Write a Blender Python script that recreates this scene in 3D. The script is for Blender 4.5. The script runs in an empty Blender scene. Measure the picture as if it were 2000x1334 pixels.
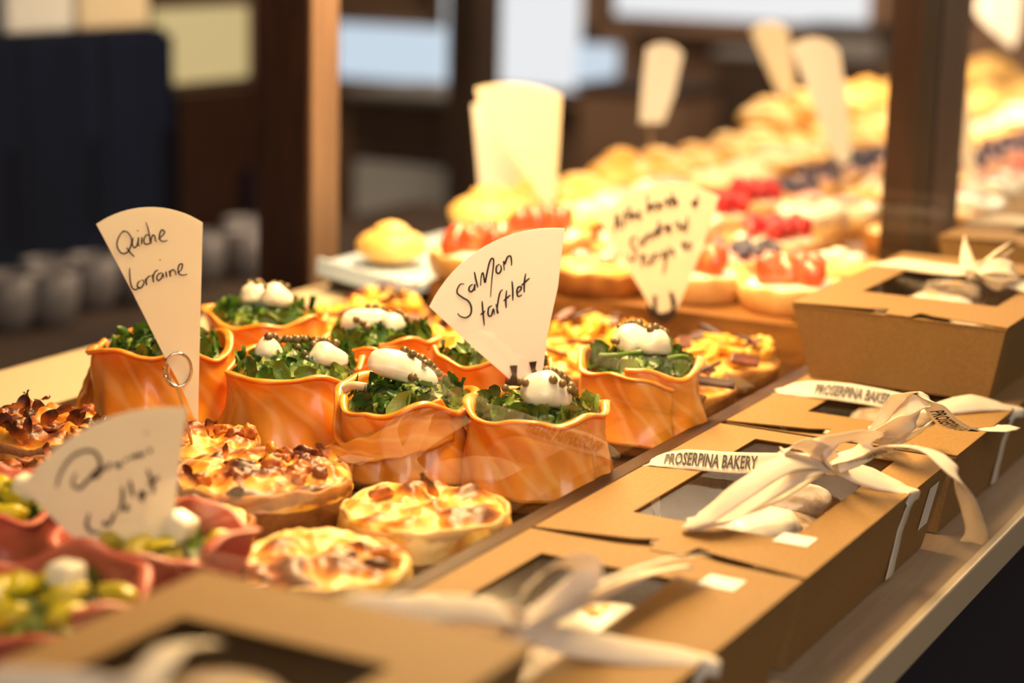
import bpy, bmesh, math, random
from mathutils import Vector, Matrix, noise
from mathutils.geometry import tessellate_polygon
S = bpy.context.scene
COL = S.collection
V = Vector
# ---------------------------------------------------------------- camera, light, exposure
FPX = 3760.0
AX = V((0.47986584, -0.17755036, 0.85918836))      # world +y (along the counter) in camera terms (x right, y down, z ahead)
BX = V((0.87701691, 0.12372796, -0.46425503))      # world +x (towards the customer)
UX = V((0.02387697, -0.97630285, -0.21508749))     # world up
CAM = V((0.4526, -0.9256, 0.32))
def ray(px, py):
    d = V(((px-1000)/FPX, (py-667)/FPX, 1)); return V((d.dot(BX), d.dot(AX), d.dot(UX)))
def atz(px, py, z):
    r = ray(px, py); return CAM + r*((z-CAM.z)/r.z)
def aty(px, py, y):
    r = ray(px, py); return CAM + r*((y-CAM.y)/r.y)
def atx(px, py, x):
    r = ray(px, py); return CAM + r*((x-CAM.x)/r.x)
def atplane(px, py, p0, n):
    r = ray(px, py); return CAM + r*((p0-CAM).dot(n)/r.dot(n))
cd = bpy.data.cameras.new('camera'); cam = bpy.data.objects.new('camera', cd); COL.objects.link(cam); S.camera = cam
right = V((BX.x, AX.x, UX.x)); down = V((BX.y, AX.y, UX.y)); fwd = V((BX.z, AX.z, UX.z))
M = Matrix((right, -down, -fwd)).transposed().to_4x4(); M.translation = CAM
cam.matrix_world = M
cd.sensor_width = 36; cd.lens = FPX/2000*36; cd.clip_start = .02
cd.dof.use_dof = True; cd.dof.focus_distance = 1.10; cd.dof.aperture_fstop = 3.8
S.view_settings.view_transform = 'Standard'; S.view_settings.look = 'None'
S.view_settings.gamma = 1; S.view_settings.exposure = 0.16
W = bpy.data.worlds.new('world'); S.world = W; W.use_nodes = True
W.node_tree.nodes['Background'].inputs[0].default_value = (1.0, .80, .62, 1)
W.node_tree.nodes['Background'].inputs[1].default_value = .07
def area(name, loc, target, size, power, color):
    l = bpy.data.lights.new(name, 'AREA'); l.shape = 'RECTANGLE'; l.size, l.size_y = size; l.energy = power; l.color = color
    o = bpy.data.objects.new(name, l); COL.objects.link(o); o.location = loc
    o.rotation_euler = (V(target)-V(loc)).to_track_quat('-Z', 'Y').to_euler(); return o
area('case_lamp_near', (-.20, .30, .50), (-.16, .24, 0), (.10, 1.0), 17, (1, .66, .29))
area('case_lamp_far', (-.20, 1.7, .62), (-.24, 1.7, 0), (.16, 2.2), 34, (1, .74, .46))
area('shop_daylight', (1.3, -1.9, 1.15), (.0, .1, 0), (1.2, .9), 20, (1, .91, .82))
area('room_fill', (-1.0, 3.2, 1.4), (-1.5, 4.4, -.1), (.8, .8), 30, (1, .78, .55))  # added unseen area light that brightens the back of the shop

# ---------------------------------------------------------------- materials
def mat(name, base=(.8,.8,.8), rough=.5, metal=0, spec=.5, sss=0, sssr=(1,.4,.2), sssc=.01, coat=0, emit=None, es=0, trans=0):
    m = bpy.data.materials.new(name); m.use_nodes = True
    b = m.node_tree.nodes['Principled BSDF']; I = b.inputs
    I['Base Color'].default_value = (*base, 1); I['Roughness'].default_value = rough; I['Metallic'].default_value = metal
    I['Specular IOR Level'].default_value = spec; I['Coat Weight'].default_value = coat; I['Coat Roughness'].default_value = .12
    if sss: I['Subsurface Weight'].default_value = sss; I['Subsurface Radius'].default_value = sssr; I['Subsurface Scale'].default_value = sssc
    if emit: I['Emission Color'].default_value = (*emit, 1); I['Emission Strength'].default_value = es
    if trans: I['Transmission Weight'].default_value = trans
    return m
def N(m, t, **k):
    n = m.node_tree.nodes.new(t)
    for a, v in k.items():
        if a in n.inputs: n.inputs[a].default_value = v
        else: setattr(n, a, v)
    return n
def L(m, a, ao, b, bi): m.node_tree.links.new(a.outputs[ao], b.inputs[bi])
def ramp(m, stops):
    r = m.node_tree.nodes.new('ShaderNodeValToRGB'); e = r.color_ramp.elements
    while len(e) < len(stops): e.new(.5)
    for i, (p, c) in enumerate(stops): e[i].position = p; e[i].color = (*c, 1)
    return r
def bsdf(m): return m.node_tree.nodes['Principled BSDF']
def noisecol(m, scale, stops, detail=4, rough=.55, stretch=None, bump=0, bscale=None, rnd=False, dist=0):
    tc = N(m, 'ShaderNodeTexCoord'); mp = N(m, 'ShaderNodeMapping')
    L(m, tc, 'Object', mp, 'Vector')
    if stretch: mp.inputs['Scale'].default_value = stretch
    if rnd:
        oi = N(m, 'ShaderNodeObjectInfo'); mu = N(m, 'ShaderNodeMath', operation='MULTIPLY'); mu.inputs[1].default_value = 7.3
        L(m, oi, 'Random', mu, 0); L(m, mu, 0, mp, 'Location')
    nz = N(m, 'ShaderNodeTexNoise'); nz.inputs['Scale'].default_value = scale; nz.inputs['Detail'].default_value = detail
    nz.inputs['Roughness'].default_value = rough; nz.inputs['Distortion'].default_value = dist
    L(m, mp, 0, nz, 'Vector')
    r = ramp(m, stops); L(m, nz, 0, r, 0); L(m, r, 0, bsdf(m), 'Base Color')
    if bump:
        n2 = N(m, 'ShaderNodeTexNoise'); n2.inputs['Scale'].default_value = bscale or scale*3; n2.inputs['Detail'].default_value = 5
        L(m, mp, 0, n2, 'Vector')
        bp = N(m, 'ShaderNodeBump'); bp.inputs['Strength'].default_value = bump; bp.inputs['Distance'].default_value = .001
        L(m, n2, 0, bp, 'Height'); L(m, bp, 0, bsdf(m), 'Normal')
    return m
m_kraft = noisecol(mat('kraft_card', rough=.68, spec=.3), 420, [(.3, (.25,.137,.044)), (.55, (.31,.175,.056)), (.75, (.355,.21,.075))], 6, .7, bump=.12, bscale=900)
m_kraft_in = mat('kraft_inside', (.05,.03,.015), .9)
m_paper = noisecol(mat('card_paper', rough=.6, spec=.25), 30, [(.3, (.96,.90,.74)), (.7, (.98,.93,.78))])
m_paper2 = noisecol(mat('white_card', rough=.6, spec=.25), 30, [(.3, (.97,.96,.93)), (.7, (.98,.975,.95))])
def translucent(m, k):
    nt = m.node_tree; o = nt.nodes['Material Output']; b = bsdf(m); t = nt.nodes.new('ShaderNodeBsdfTranslucent'); x = nt.nodes.new('ShaderNodeMixShader'); x.inputs[0].default_value = k
    src = b.inputs['Base Color'].links[0].from_socket; nt.links.new(src, t.inputs[0]); nt.links.new(b.outputs[0], x.inputs[1]); nt.links.new(t.outputs[0], x.inputs[2]); nt.links.new(x.outputs[0], o.inputs[0])
translucent(m_paper, .35); translucent(m_paper2, .35)
m_ink = mat('brown_ink', (.045,.010,.008), .5)
m_ink2 = mat('black_ink', (.015,.015,.018), .5)
m_steel = mat('steel_wire', (.75,.7,.66), .16, 1)
m_blackplastic = mat('black_plastic', (.012,.010,.010), .35)
m_ribbon = noisecol(mat('cotton_ribbon', rough=.75, spec=.2, sss=.1, sssc=.002), 60, [(.3, (.90,.80,.66)), (.7, (.95,.87,.75))], bump=.15, bscale=1500)
translucent(m_ribbon, .3)
m_print = mat('ribbon_print', (.02,.015,.02), .6)
m_sticker = mat('white_sticker', (.85,.82,.78), .5)
# salmon: wavy pale fat lines over orange flesh
m_salmon = mat('smoked_salmon', (.9,.25,.04), .34, spec=.5, sss=.35, sssr=(1,.32,.1), sssc=.006, coat=.25)
def _salmon():
    m = m_salmon
    uv = N(m, 'ShaderNodeUVMap'); mp = N(m, 'ShaderNodeMapping'); oi = N(m, 'ShaderNodeObjectInfo')
    L(m, uv, 0, mp, 'Vector'); L(m, oi, 'Random', mp, 'Location'); mp.inputs['Scale'].default_value = (1,1,1)
    nz = N(m, 'ShaderNodeTexNoise'); nz.inputs['Scale'].default_value = 2.6; nz.inputs['Detail'].default_value = 3
    L(m, mp, 0, nz, 'Vector')
    wv = N(m, 'ShaderNodeTexWave'); wv.inputs['Scale'].default_value = 1.5; wv.inputs['Distortion'].default_value = 14
    wv.inputs['Detail'].default_value = 2; wv.inputs['Detail Scale'].default_value = .55
    L(m, mp, 0, wv, 'Vector')
    r1 = ramp(m, [(.25, (.68,.17,.008)), (.5, (.84,.28,.016)), (.75, (.92,.37,.035))]); L(m, nz, 0, r1, 0)
    r2 = ramp(m, [(.70, (0,0,0)), (1.0, (.34,.34,.34))]); L(m, wv, 0, r2, 0)
    mx = N(m, 'ShaderNodeMix', data_type='RGBA'); L(m, r2, 0, mx, 0)
    L(m, r1, 0, mx, 6); mx.inputs[7].default_value = (1, .56, .22, 1)
    L(m, mx, 2, bsdf(m), 'Base Color')
    b = N(m, 'ShaderNodeBump'); b.inputs['Strength'].default_value = .10; b.inputs['Distance'].default_value = .001
    L(m, wv, 0, b, 'Height'); L(m, b, 0, bsdf(m), 'Normal')
_salmon()
m_crust = noisecol(mat('pastry_crust', rough=.6, sss=.1, sssc=.003), 55, [(.3, (.20,.065,.012)), (.5, (.40,.155,.03)), (.72, (.58,.27,.06))], 6, .65, bump=.7, bscale=240, rnd=True)
m_crust_dark = noisecol(mat('dark_pastry_crust', rough=.6), 55, [(.3, (.13,.035,.008)), (.55, (.33,.12,.025)), (.75, (.52,.23,.06))], 6, .65, bump=.7, bscale=240, rnd=True)
m_palecrust = noisecol(mat('pale_pastry_crust', rough=.6, sss=.1, sssc=.003), 40, [(.3, (.62,.33,.09)), (.7, (.86,.58,.24))], 5, .6, bump=.4, bscale=240, rnd=True)
def baked(name, stops, bumps=.5):
    m = mat(name, rough=.42, spec=.5, sss=.15, sssr=(1,.5,.15), sssc=.004)
    at = N(m, 'ShaderNodeAttribute', attribute_name='bake')
    tc = N(m, 'ShaderNodeTexCoord'); nz = N(m, 'ShaderNodeTexNoise'); nz.inputs['Scale'].default_value = 130; nz.inputs['Detail'].default_value = 5
    L(m, tc, 'Object', nz, 'Vector')
    ma = N(m, 'ShaderNodeMath', operation='MULTIPLY_ADD'); L(m, nz, 0, ma, 0); ma.inputs[1].default_value = .7
    ad = N(m, 'ShaderNodeMath', operation='SUBTRACT'); L(m, at, 'Fac', ad, 0); ad.inputs[1].default_value = .35
    L(m, ad, 0, ma, 2)
    r = ramp(m, stops); L(m, ma, 0, r, 0); L(m, r, 0, bsdf(m), 'Base Color')
    b = N(m, 'ShaderNodeBump'); b.inputs['Strength'].default_value = bumps; b.inputs['Distance'].default_value = .001
    n2 = N(m, 'ShaderNodeTexNoise'); n2.inputs['Scale'].default_value = 260; n2.inputs['Detail'].default_value = 4; L(m, tc, 'Object', n2, 'Vector')
    L(m, n2, 0, b, 'Height'); L(m, b, 0, bsdf(m), 'Normal'); return m
m_quiche = baked('baked_quiche', [(.10, (.86,.50,.085)), (.38, (.74,.33,.03)), (.58, (.56,.16,.014)), (.76, (.24,.05,.008)), (.92, (.07,.016,.005))])
m_quichepale = baked('pale_quiche', [(.08, (.88,.62,.20)), (.34, (.82,.44,.075)), (.52, (.68,.25,.022)), (.70, (.34,.08,.010)), (.88, (.12,.028,.006))])
m_leaf = mat('green_leaf', rough=.36, spec=.5, sss=.08, sssr=(.4,1,.1), sssc=.002)
def _leaf():
    m = m_leaf; g = N(m, 'ShaderNodeNewGeometry')
    r = ramp(m, [(0, (.018,.055,.006)), (.4, (.05,.13,.012)), (.7, (.12,.22,.022)), (.9, (.28,.38,.06)), (1, (.42,.44,.14))])
    L(m, g, 'Random Per Island', r, 0); L(m, r, 0, bsdf(m), 'Base Color')
    tc = N(m, 'ShaderNodeTexCoord'); n2 = N(m, 'ShaderNodeTexNoise'); n2.inputs['Scale'].default_value = 300; L(m, tc, 'Object', n2, 'Vector')
    b = N(m, 'ShaderNodeBump'); b.inputs['Strength'].default_value = .5; b.inputs['Distance'].default_value = .001
    L(m, n2, 0, b, 'Height'); L(m, b, 0, bsdf(m), 'Normal')
_leaf()
m_salad = noisecol(mat('dressed_salad', rough=.4), 170, [(.3, (.02,.045,.008)), (.5, (.12,.18,.03)), (.65, (.42,.42,.14)), (.8, (.62,.56,.30))], 5, .7, bump=1, bscale=260)
m_cream = mat('white_cream', (.95,.88,.72), .3, spec=.5, sss=.4, sssr=(1,.8,.5), sssc=.004)
m_caper = noisecol(mat('caper', rough=.33), 260, [(.3, (.07,.042,.014)), (.55, (.16,.10,.034)), (.75, (.30,.21,.08))], 3, .6, bump=.3, bscale=500, rnd=True)
m_stem = mat('pale_stalk', (.72,.55,.33), .4)
m_artichoke = noisecol(mat('roast_artichoke', rough=.38, sss=.1, sssc=.003), 45, [(.25, (.55,.22,.02)), (.5, (.88,.50,.05)), (.7, (1,.66,.14))], 5, .6, bump=.5, bscale=160, rnd=True)
m_tomato = noisecol(mat('dried_tomato', rough=.35), 60, [(.3, (.055,.012,.008)), (.6, (.17,.035,.012)), (.8, (.36,.08,.02))], 4, bump=.5)
m_aubergine = noisecol(mat('aubergine_strip', rough=.3), 50, [(.3, (.02,.008,.012)), (.7, (.075,.03,.035))], 4)
m_pastrami = noisecol(mat('pastrami', rough=.4, sss=.2, sssr=(1,.3,.2), sssc=.004), 22, [(.3, (.40,.055,.035)), (.55, (.58,.12,.075)), (.75, (.72,.26,.16))], 4, stretch=(1,1,2.5))
m_pickle = noisecol(mat('yellow_pickle', rough=.3, sss=.15, sssr=(1,.8,.1), sssc=.004), 30, [(.3, (.46,.40,.012)), (.7, (.88,.68,.03))])
m_cheese = mat('white_cheese', (.95,.90,.72), .35, sss=.2, sssc=.003)
m_strawberry = noisecol(mat('strawberry', rough=.25, coat=.5), 60, [(.3, (.62,.035,.012)), (.6, (.85,.12,.035)), (.8, (.96,.36,.16))], 3, rnd=True)
m_raspberry = mat('raspberry', (.50,.02,.03), .35)
m_blueberry = mat('blueberry', (.04,.04,.10), .4)
m_bun = noisecol(mat('golden_bun', rough=.42), 16, [(.3, (.78,.40,.08)), (.6, (.93,.60,.20)), (.8, (.97,.76,.40))], 3, rnd=True, bump=.3)
m_pink = noisecol(mat('pink_glaze', rough=.35), 24, [(.3, (.60,.22,.20)), (.7, (.86,.52,.46))], 3, rnd=True)
m_custard = noisecol(mat('custard', rough=.35), 24, [(.3, (.90,.50,.08)), (.7, (1,.78,.36))], 3, rnd=True, bump=.3)
m_walnut = noisecol(mat('dark_walnut', rough=.5, spec=.12), 18, [(.3, (.025,.009,.003)), (.6, (.075,.029,.007)), (.8, (.15,.062,.015))], 6, .6, stretch=(6,.8,6))
m_boardwood = noisecol(mat('board_wood', rough=.45), 16, [(.3, (.16,.06,.012)), (.6, (.34,.14,.03)), (.8, (.50,.24,.06))], 6, .6, stretch=(1,8,8))
m_postdark = noisecol(mat('dark_post_wood', rough=.32, spec=.6), 14, [(.3, (.009,.004,.003)), (.6, (.026,.009,.005)), (.8, (.055,.018,.008))], 6, .6, stretch=(9,9,.6))
m_postlit = noisecol(mat('lit_post_wood', rough=.5), 14, [(.3, (.14,.082,.054)), (.7, (.22,.135,.09))], 5, .6, stretch=(9,9,.6))  # paler wood tone with the case light painted in
m_lightwood = noisecol(mat('pale_shelf_wood', rough=.5), 14, [(.3, (.36,.25,.155)), (.7, (.48,.35,.235))], 5, .6, stretch=(8,.8,8))
m_creamtop = mat('cream_counter', (.62,.50,.34), .4)
m_navy = noisecol(mat('navy_panel', rough=.7, spec=.03), 6, [(.3, (.001,.003,.012)), (.7, (.004,.008,.028))], 3, stretch=(6,6,.5))
m_greynavy = mat('grey_navy_panel', (.022,.024,.040), .6, spec=.2)
m_brownwall = noisecol(mat('brown_wall', rough=.7), 3, [(.3, (.16,.085,.05)), (.7, (.34,.20,.12))])
m_darkwall = noisecol(mat('dark_wall', rough=.7), 3, [(.3, (.020,.011,.008)), (.7, (.07,.038,.024))])
m_floor = noisecol(mat('floor_tiles', rough=.5), 4, [(.3, (.07,.05,.035)), (.7, (.12,.085,.06))])
m_day = mat('daylit_window', (.1,.1,.1), emit=(.72,.86,1), es=.8)
m_daywarm = mat('pale_daylit_window', (.1,.1,.1), emit=(.95,.97,1), es=.85)
m_yellowlit = mat('lit_yellow_panel', (.1,.1,.1), emit=(1,.76,.32), es=.5)
m_grey = mat('grey_enamel', (.30,.28,.27), .4)
m_greylight = mat('pale_grey_enamel', (.75,.75,.74), .5)
m_greylight2 = mat('beige_enamel', (.72,.60,.42), .5)
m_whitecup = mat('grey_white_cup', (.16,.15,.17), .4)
m_traysheen = mat('tray_day_sheen', (.62,.78,1.0), .2, spec=1)  # blue tint paints the daylight mirrored in a white tray
m_sugar = noisecol(mat('sugared_cake', rough=.55, sss=.1, sssc=.003), 60, [(.3, (.22,.13,.07)), (.5, (.58,.44,.31)), (.7, (.86,.76,.64))], 5, .6, bump=.8, bscale=200)
def thin(name, tint, gloss_rough, k):
    m = bpy.data.materials.new(name); m.use_nodes = True; nt = m.node_tree; nt.nodes.clear()
    o = nt.nodes.new('ShaderNodeOutputMaterial'); t = nt.nodes.new('ShaderNodeBsdfTransparent'); t.inputs[0].default_value = (*tint, 1)
    g = nt.nodes.new('ShaderNodeBsdfGlossy'); g.inputs['Roughness'].default_value = gloss_rough
    f = nt.nodes.new('ShaderNodeFresnel'); f.inputs[0].default_value = 1.45
    mu = nt.nodes.new('ShaderNodeMath'); mu.operation = 'MULTIPLY'; mu.inputs[1].default_value = k
    x = nt.nodes.new('ShaderNodeMixShader')
    nt.links.new(f.outputs[0], mu.inputs[0]); nt.links.new(mu.outputs[0], x.inputs[0])
    nt.links.new(t.outputs[0], x.inputs[1]); nt.links.new(g.outputs[0], x.inputs[2]); nt.links.new(x.outputs[0], o.inputs[0]); return m
m_glass = thin('case_glass', (.985,.99,.985), .01, .11)
m_film = thin('window_film', (.90,.90,.92), .14, .30)

# ---------------------------------------------------------------- mesh helpers
def link(name, me, m, parent=None, smooth=True):
    o = bpy.data.objects.new(name, me); COL.objects.link(o)
    if m: me.materials.append(m)
    if smooth:
        for p in me.polygons: p.use_smooth = True
    if parent: o.parent = parent
    return o
def pyd(name, vs, fs, m, parent=None, smooth=True):
    me = bpy.data.meshes.new(name); me.from_pydata([tuple(v) for v in vs], [], fs); me.update()
    return link(name, me, m, parent, smooth)
def fixn(o):
    bm = bmesh.new(); bm.from_mesh(o.data); bmesh.ops.recalc_face_normals(bm, faces=bm.faces); bm.to_mesh(o.data); bm.free(); return o
def tag(o, label, cat, group=None):
    o['label'] = label; o['category'] = cat
    if group: o['group'] = group
    return o
def struct(o): o['kind'] = 'structure'; return o
def empty(name, loc, rz=0, label=None, cat=None, group=None):
    o = bpy.data.objects.new(name, None); COL.objects.link(o); o.location = loc; o.rotation_euler = (0, 0, rz); o.empty_display_size = .01
    if label: tag(o, label, cat, group)
    return o
def boxv(x0, y0, z0, x1, y1, z1):
    return [(x0,y0,z0),(x1,y0,z0),(x1,y1,z0),(x0,y1,z0),(x0,y0,z1),(x1,y0,z1),(x1,y1,z1),(x0,y1,z1)]
BF = [(0,3,2,1),(4,5,6,7),(0,1,5,4),(1,2,6,5),(2,3,7,6),(3,0,4,7)]
def box(name, a, b, m, parent=None, bev=0):
    x0,x1 = sorted((a[0],b[0])); y0,y1 = sorted((a[1],b[1])); z0,z1 = sorted((a[2],b[2]))
    o = pyd(name, boxv(x0,y0,z0,x1,y1,z1), BF, m, parent, False)
    if bev: md = o.modifiers.new('b', 'BEVEL'); md.width = bev; md.segments = 2
    return o
def boxes(name, lst, m, parent=None, bev=0):
    vs, fs = [], []
    for a, b in lst:
        x0,x1 = sorted((a[0],b[0])); y0,y1 = sorted((a[1],b[1])); z0,z1 = sorted((a[2],b[2]))
        n = len(vs); vs += boxv(x0,y0,z0,x1,y1,z1); fs += [tuple(i+n for i in f) for f in BF]
    o = pyd(name, vs, fs, m, parent, False)
    if bev: md = o.modifiers.new('b', 'BEVEL'); md.width = bev; md.segments = 2
    return o
def plate2(outer, holes, fn, th):
    """flat polygon with holes; fn maps 2-D to 3-D, th is the thickness vector -> verts, faces"""
    loops = [outer]+holes
    tri = tessellate_polygon([[V((p[0], p[1], 0)) for p in l] for l in loops])
    flat = [p for l in loops for p in l]; n = len(flat)
    vs = [fn(*p) for p in flat]; vs += [v+th for v in vs]
    fs = [tuple(t) for t in tri]+[tuple(i+n for i in reversed(t)) for t in tri]
    s = 0
    for l in loops:
        k = len(l)
        for i in range(k): a, b = s+i, s+(i+1) % k; fs.append((a, b, b+n, a+n))
        s += k
    return vs, fs
def plate(name, outer, holes, z, th, m, parent):
    vs, fs = plate2(outer, holes, lambda a, b: V((a, b, z)), V((0, 0, th)))
    return fixn(pyd(name, vs, fs, m, parent, False))
def catmull(pts, n=8):
    out = []; P = [pts[0]]+list(pts)+[pts[-1]]
    for i in range(1, len(P)-2):
        a, b, c, d = P[i-1], P[i], P[i+1], P[i+2]
        for k in range(n):
            t = k/n
            out.append(.5*((2*b)+(c-a)*t+(2*a-5*b+4*c-d)*t*t+(3*b-a-3*c+d)*t**3))
    out.append(P[-2]); return out
def tube_geo(pts, r, sides=6, taper=False):
    vs, fs = [], []; n = len(pts); prev = None
    for i, p in enumerate(pts):
        t = (pts[min(i+1, n-1)]-pts[max(i-1, 0)])
        t = t.normalized() if t.length > 1e-9 else V((0,0,1))
        if prev is None: a = t.orthogonal().normalized()
        else:
            a = prev-t*prev.dot(t); a = a.normalized() if a.length > 1e-6 else t.orthogonal().normalized()
        prev = a; b = t.cross(a)
        rr = r*(1-.5*abs(2*i/(n-1)-1)**3) if taper and n > 1 else r
        for k in range(sides):
            an = 2*math.pi*k/sides; vs.append(p+(a*math.cos(an)+b*math.sin(an))*rr)
    for i in range(n-1):
        for k in range(sides):
            a = i*sides+k; b = i*sides+(k+1) % sides; fs.append((a, b, b+sides, a+sides))
    fs.append(tuple(reversed(range(sides)))); fs.append(tuple(range((n-1)*sides, n*sides)))
    return vs, fs
def tube(name, pts, r, m, parent=None, sides=8, n=8):
    vs, fs = tube_geo(catmull(pts, n), r, sides); return pyd(name, vs, fs, m, parent)
def lathe(prof, seg=48, fn=None):
    """prof list of (r,z); fn(theta, i, r, z)->(r,z)"""
    vs, fs = [], []
    for i, (r, z) in enumerate(prof):
        for k in range(seg):
            th = 2*math.pi*k/seg; rr, zz = fn(th, i, r, z) if fn else (r, z)
            vs.append((rr*math.cos(th), rr*math.sin(th), zz))
    for i in range(len(prof)-1):
        for k in range(seg):
            a = i*seg+k; b = i*seg+(k+1) % seg; fs.append((a, b, b+seg, a+seg))
    fs.append(tuple(reversed(range(seg)))); fs.append(tuple(range((len(prof)-1)*seg, len(prof)*seg)))
    return vs, fs
_ico = {}
def ico(sub):
    if sub not in _ico:
        bm = bmesh.new(); bmesh.ops.create_icosphere(bm, subdivisions=sub, radius=1)
        _ico[sub] = ([v.co.copy() for v in bm.verts], [tuple(v.index for v in f.verts) for f in bm.faces]); bm.free()
    return _ico[sub]
def blob(c, r, seed=0, amp=.15, freq=1.3, sub=3, rot=None):
    vs0, fs = ico(sub); c = V(c); out = []
    for v in vs0:
        k = 1+amp*noise.noise(v*freq+V((seed*3.1, seed*1.7, seed)))*2
        p = V((v.x*r[0], v.y*r[1], v.z*r[2]))*k
        if rot: p = rot @ p
        out.append(c+p)
    return out, fs
def merge(parts):
    vs, fs = [], []
    for a, b in parts: n = len(vs); vs += list(a); fs += [tuple(i+n for i in f) for f in b]
    return vs, fs
def copy_tree(o, parent=None):
    c = o.copy(); COL.objects.link(c)
    if parent: c.parent = parent
    for ch in [x for x in COL.objects if x.parent == o]: copy_tree(ch, c)
    return c
def rotm(ax, ay, az): return Matrix.Rotation(az, 3, 'Z') @ Matrix.Rotation(ay, 3, 'Y') @ Matrix.Rotation(ax, 3, 'X')

# ---------------------------------------------------------------- setting
def wallbox(name, a, b, m): return struct(box(name, a, b, m))
wallbox('floor', (-4.1, -3, -.95), (4, 6.2, -.9), m_floor)
wallbox('wall_back', (-4.1, -1.5, -.9), (-4.0, 4.6, 1.6), m_darkwall)
wallbox('wall_far', (-4.1, 4.6, -.9), (4, 4.7, 1.6), m_brownwall)
box_counter = empty('display_counter', (0, 0, 0), 0, 'long display counter with cream top and navy front under the pastries', 'counter')
box('counter_top', (-.497, -1.2, -.03), (.009, 4.2, -.002), m_creamtop, box_counter, .002)
box('counter_body', (-.49, -1.19, -.899), (.165, 4.2, -.051), m_greynavy, box_counter)
ledge = empty('outer_shelf', (0, 0, 0), 0, 'pale wooden outer shelf holding the row of kraft boxes', 'shelf')
box('shelf_board', (.022, -1.2, -.05), (.187, 4.2, -.0325), m_lightwood, ledge)
box('shelf_edge', (.187, -1.2, -.052), (.1935, 4.2, -.0300), m_creamtop, ledge, .0015)
gs = empty('glass_screen', (.0125, 0, -.049), 0, 'glass front of the case standing on a dark brown wooden rail', 'glass screen')
box('wooden_rail', (-.003, -1.2, .0001), (.009, 4.2, .0685), m_walnut, gs, .0012)
pyd('glass_pane', boxv(.0, -1.2, .0687, .0001, .652, .75), [(3,0,4,7)], m_glass, gs, False)
pyd('glass_pane', boxv(.0, .742, .0687, .0001, 4.2, .75), [(3,0,4,7)], m_glass, gs, False)
def post(x0, x1, y0, y1, z0, label, strip):
    t = empty('case_post', ((x0+x1)/2, (y0+y1)/2, z0), 0, label, 'post')
    c = V(t.location)
    def b(n, a, q, m, bev=.001): return box(n, V(a)-c, V(q)-c, m, t, bev)
    b('post_core', (x0, y0, z0), (x1-.004, y1, .75), m_postdark)
    b('lit_side', (x1-.0038, y0+.002, z0), (x1, y1, .75), m_postlit)  # thin tan layer stands in for the post's lit face
    if strip: b('glass_seal', (x1-.018, y0-.004, z0), (x1-.001, y0-.0002, .75), m_blackplastic)
    return t
post(-.048, -.0035, .656, .735, -.0017, 'dark wooden post of the glass case standing on the rail behind the boxes', True)
post(-.600, -.541, .52, .566, -.898, 'dark brown post of the case behind the back left edge of the counter', False)
# savoury tray and boards
box_tray = box('savoury_tray', (-.395, -.62, -.0018), (.0085, .405, .0002), m_walnut); tag(box_tray, 'dark flat tray under the savoury tartlets and quiches', 'tray')
bd = empty('tart_board', (-.18, 1.4, 0), 0, 'raised brown wooden board under the fruit tarts', 'board')
boxes('board_top', [((-.162, -.994, .020), (.146, -.80, .030)), ((-.162, -.80, .020), (.125, 2.0, .030))], m_boardwood, bd, .001)
box('board_front', (-.162, -.998, -.0015), (.186, -.988, .0295), m_boardwood, bd)
wt = empty('metal_tray', (-.43, 1.4, 0), 0, 'shiny tray tinted blue-white by daylight at the back left corner of the fruit tart board', 'tray')
vs, fs = plate2([(-.052,-.950),(.075,-1.004),(.084,2.0),(-.06,2.0)], [], lambda a, b: V((a, b, .016)), V((0,0,.006)))
fixn(pyd('tray_floor', vs, fs, m_traysheen, wt, False))
e0, e1 = V((-.052,-.950,.012)), V((.075,-1.004,.012)); up = V((-.003,.005,.013)); nn = V((-.002,-.004,0))
fixn(pyd('tray_rim', [e0,e1,e1+up,e0+up,e0+nn,e1+nn,e1+up+nn,e0+up+nn], BF, m_traysheen, wt, False))
box('tray_foot', (-.05, -.94, -.0015), (.07, 1.9, .0159), m_walnut, wt)

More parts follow.
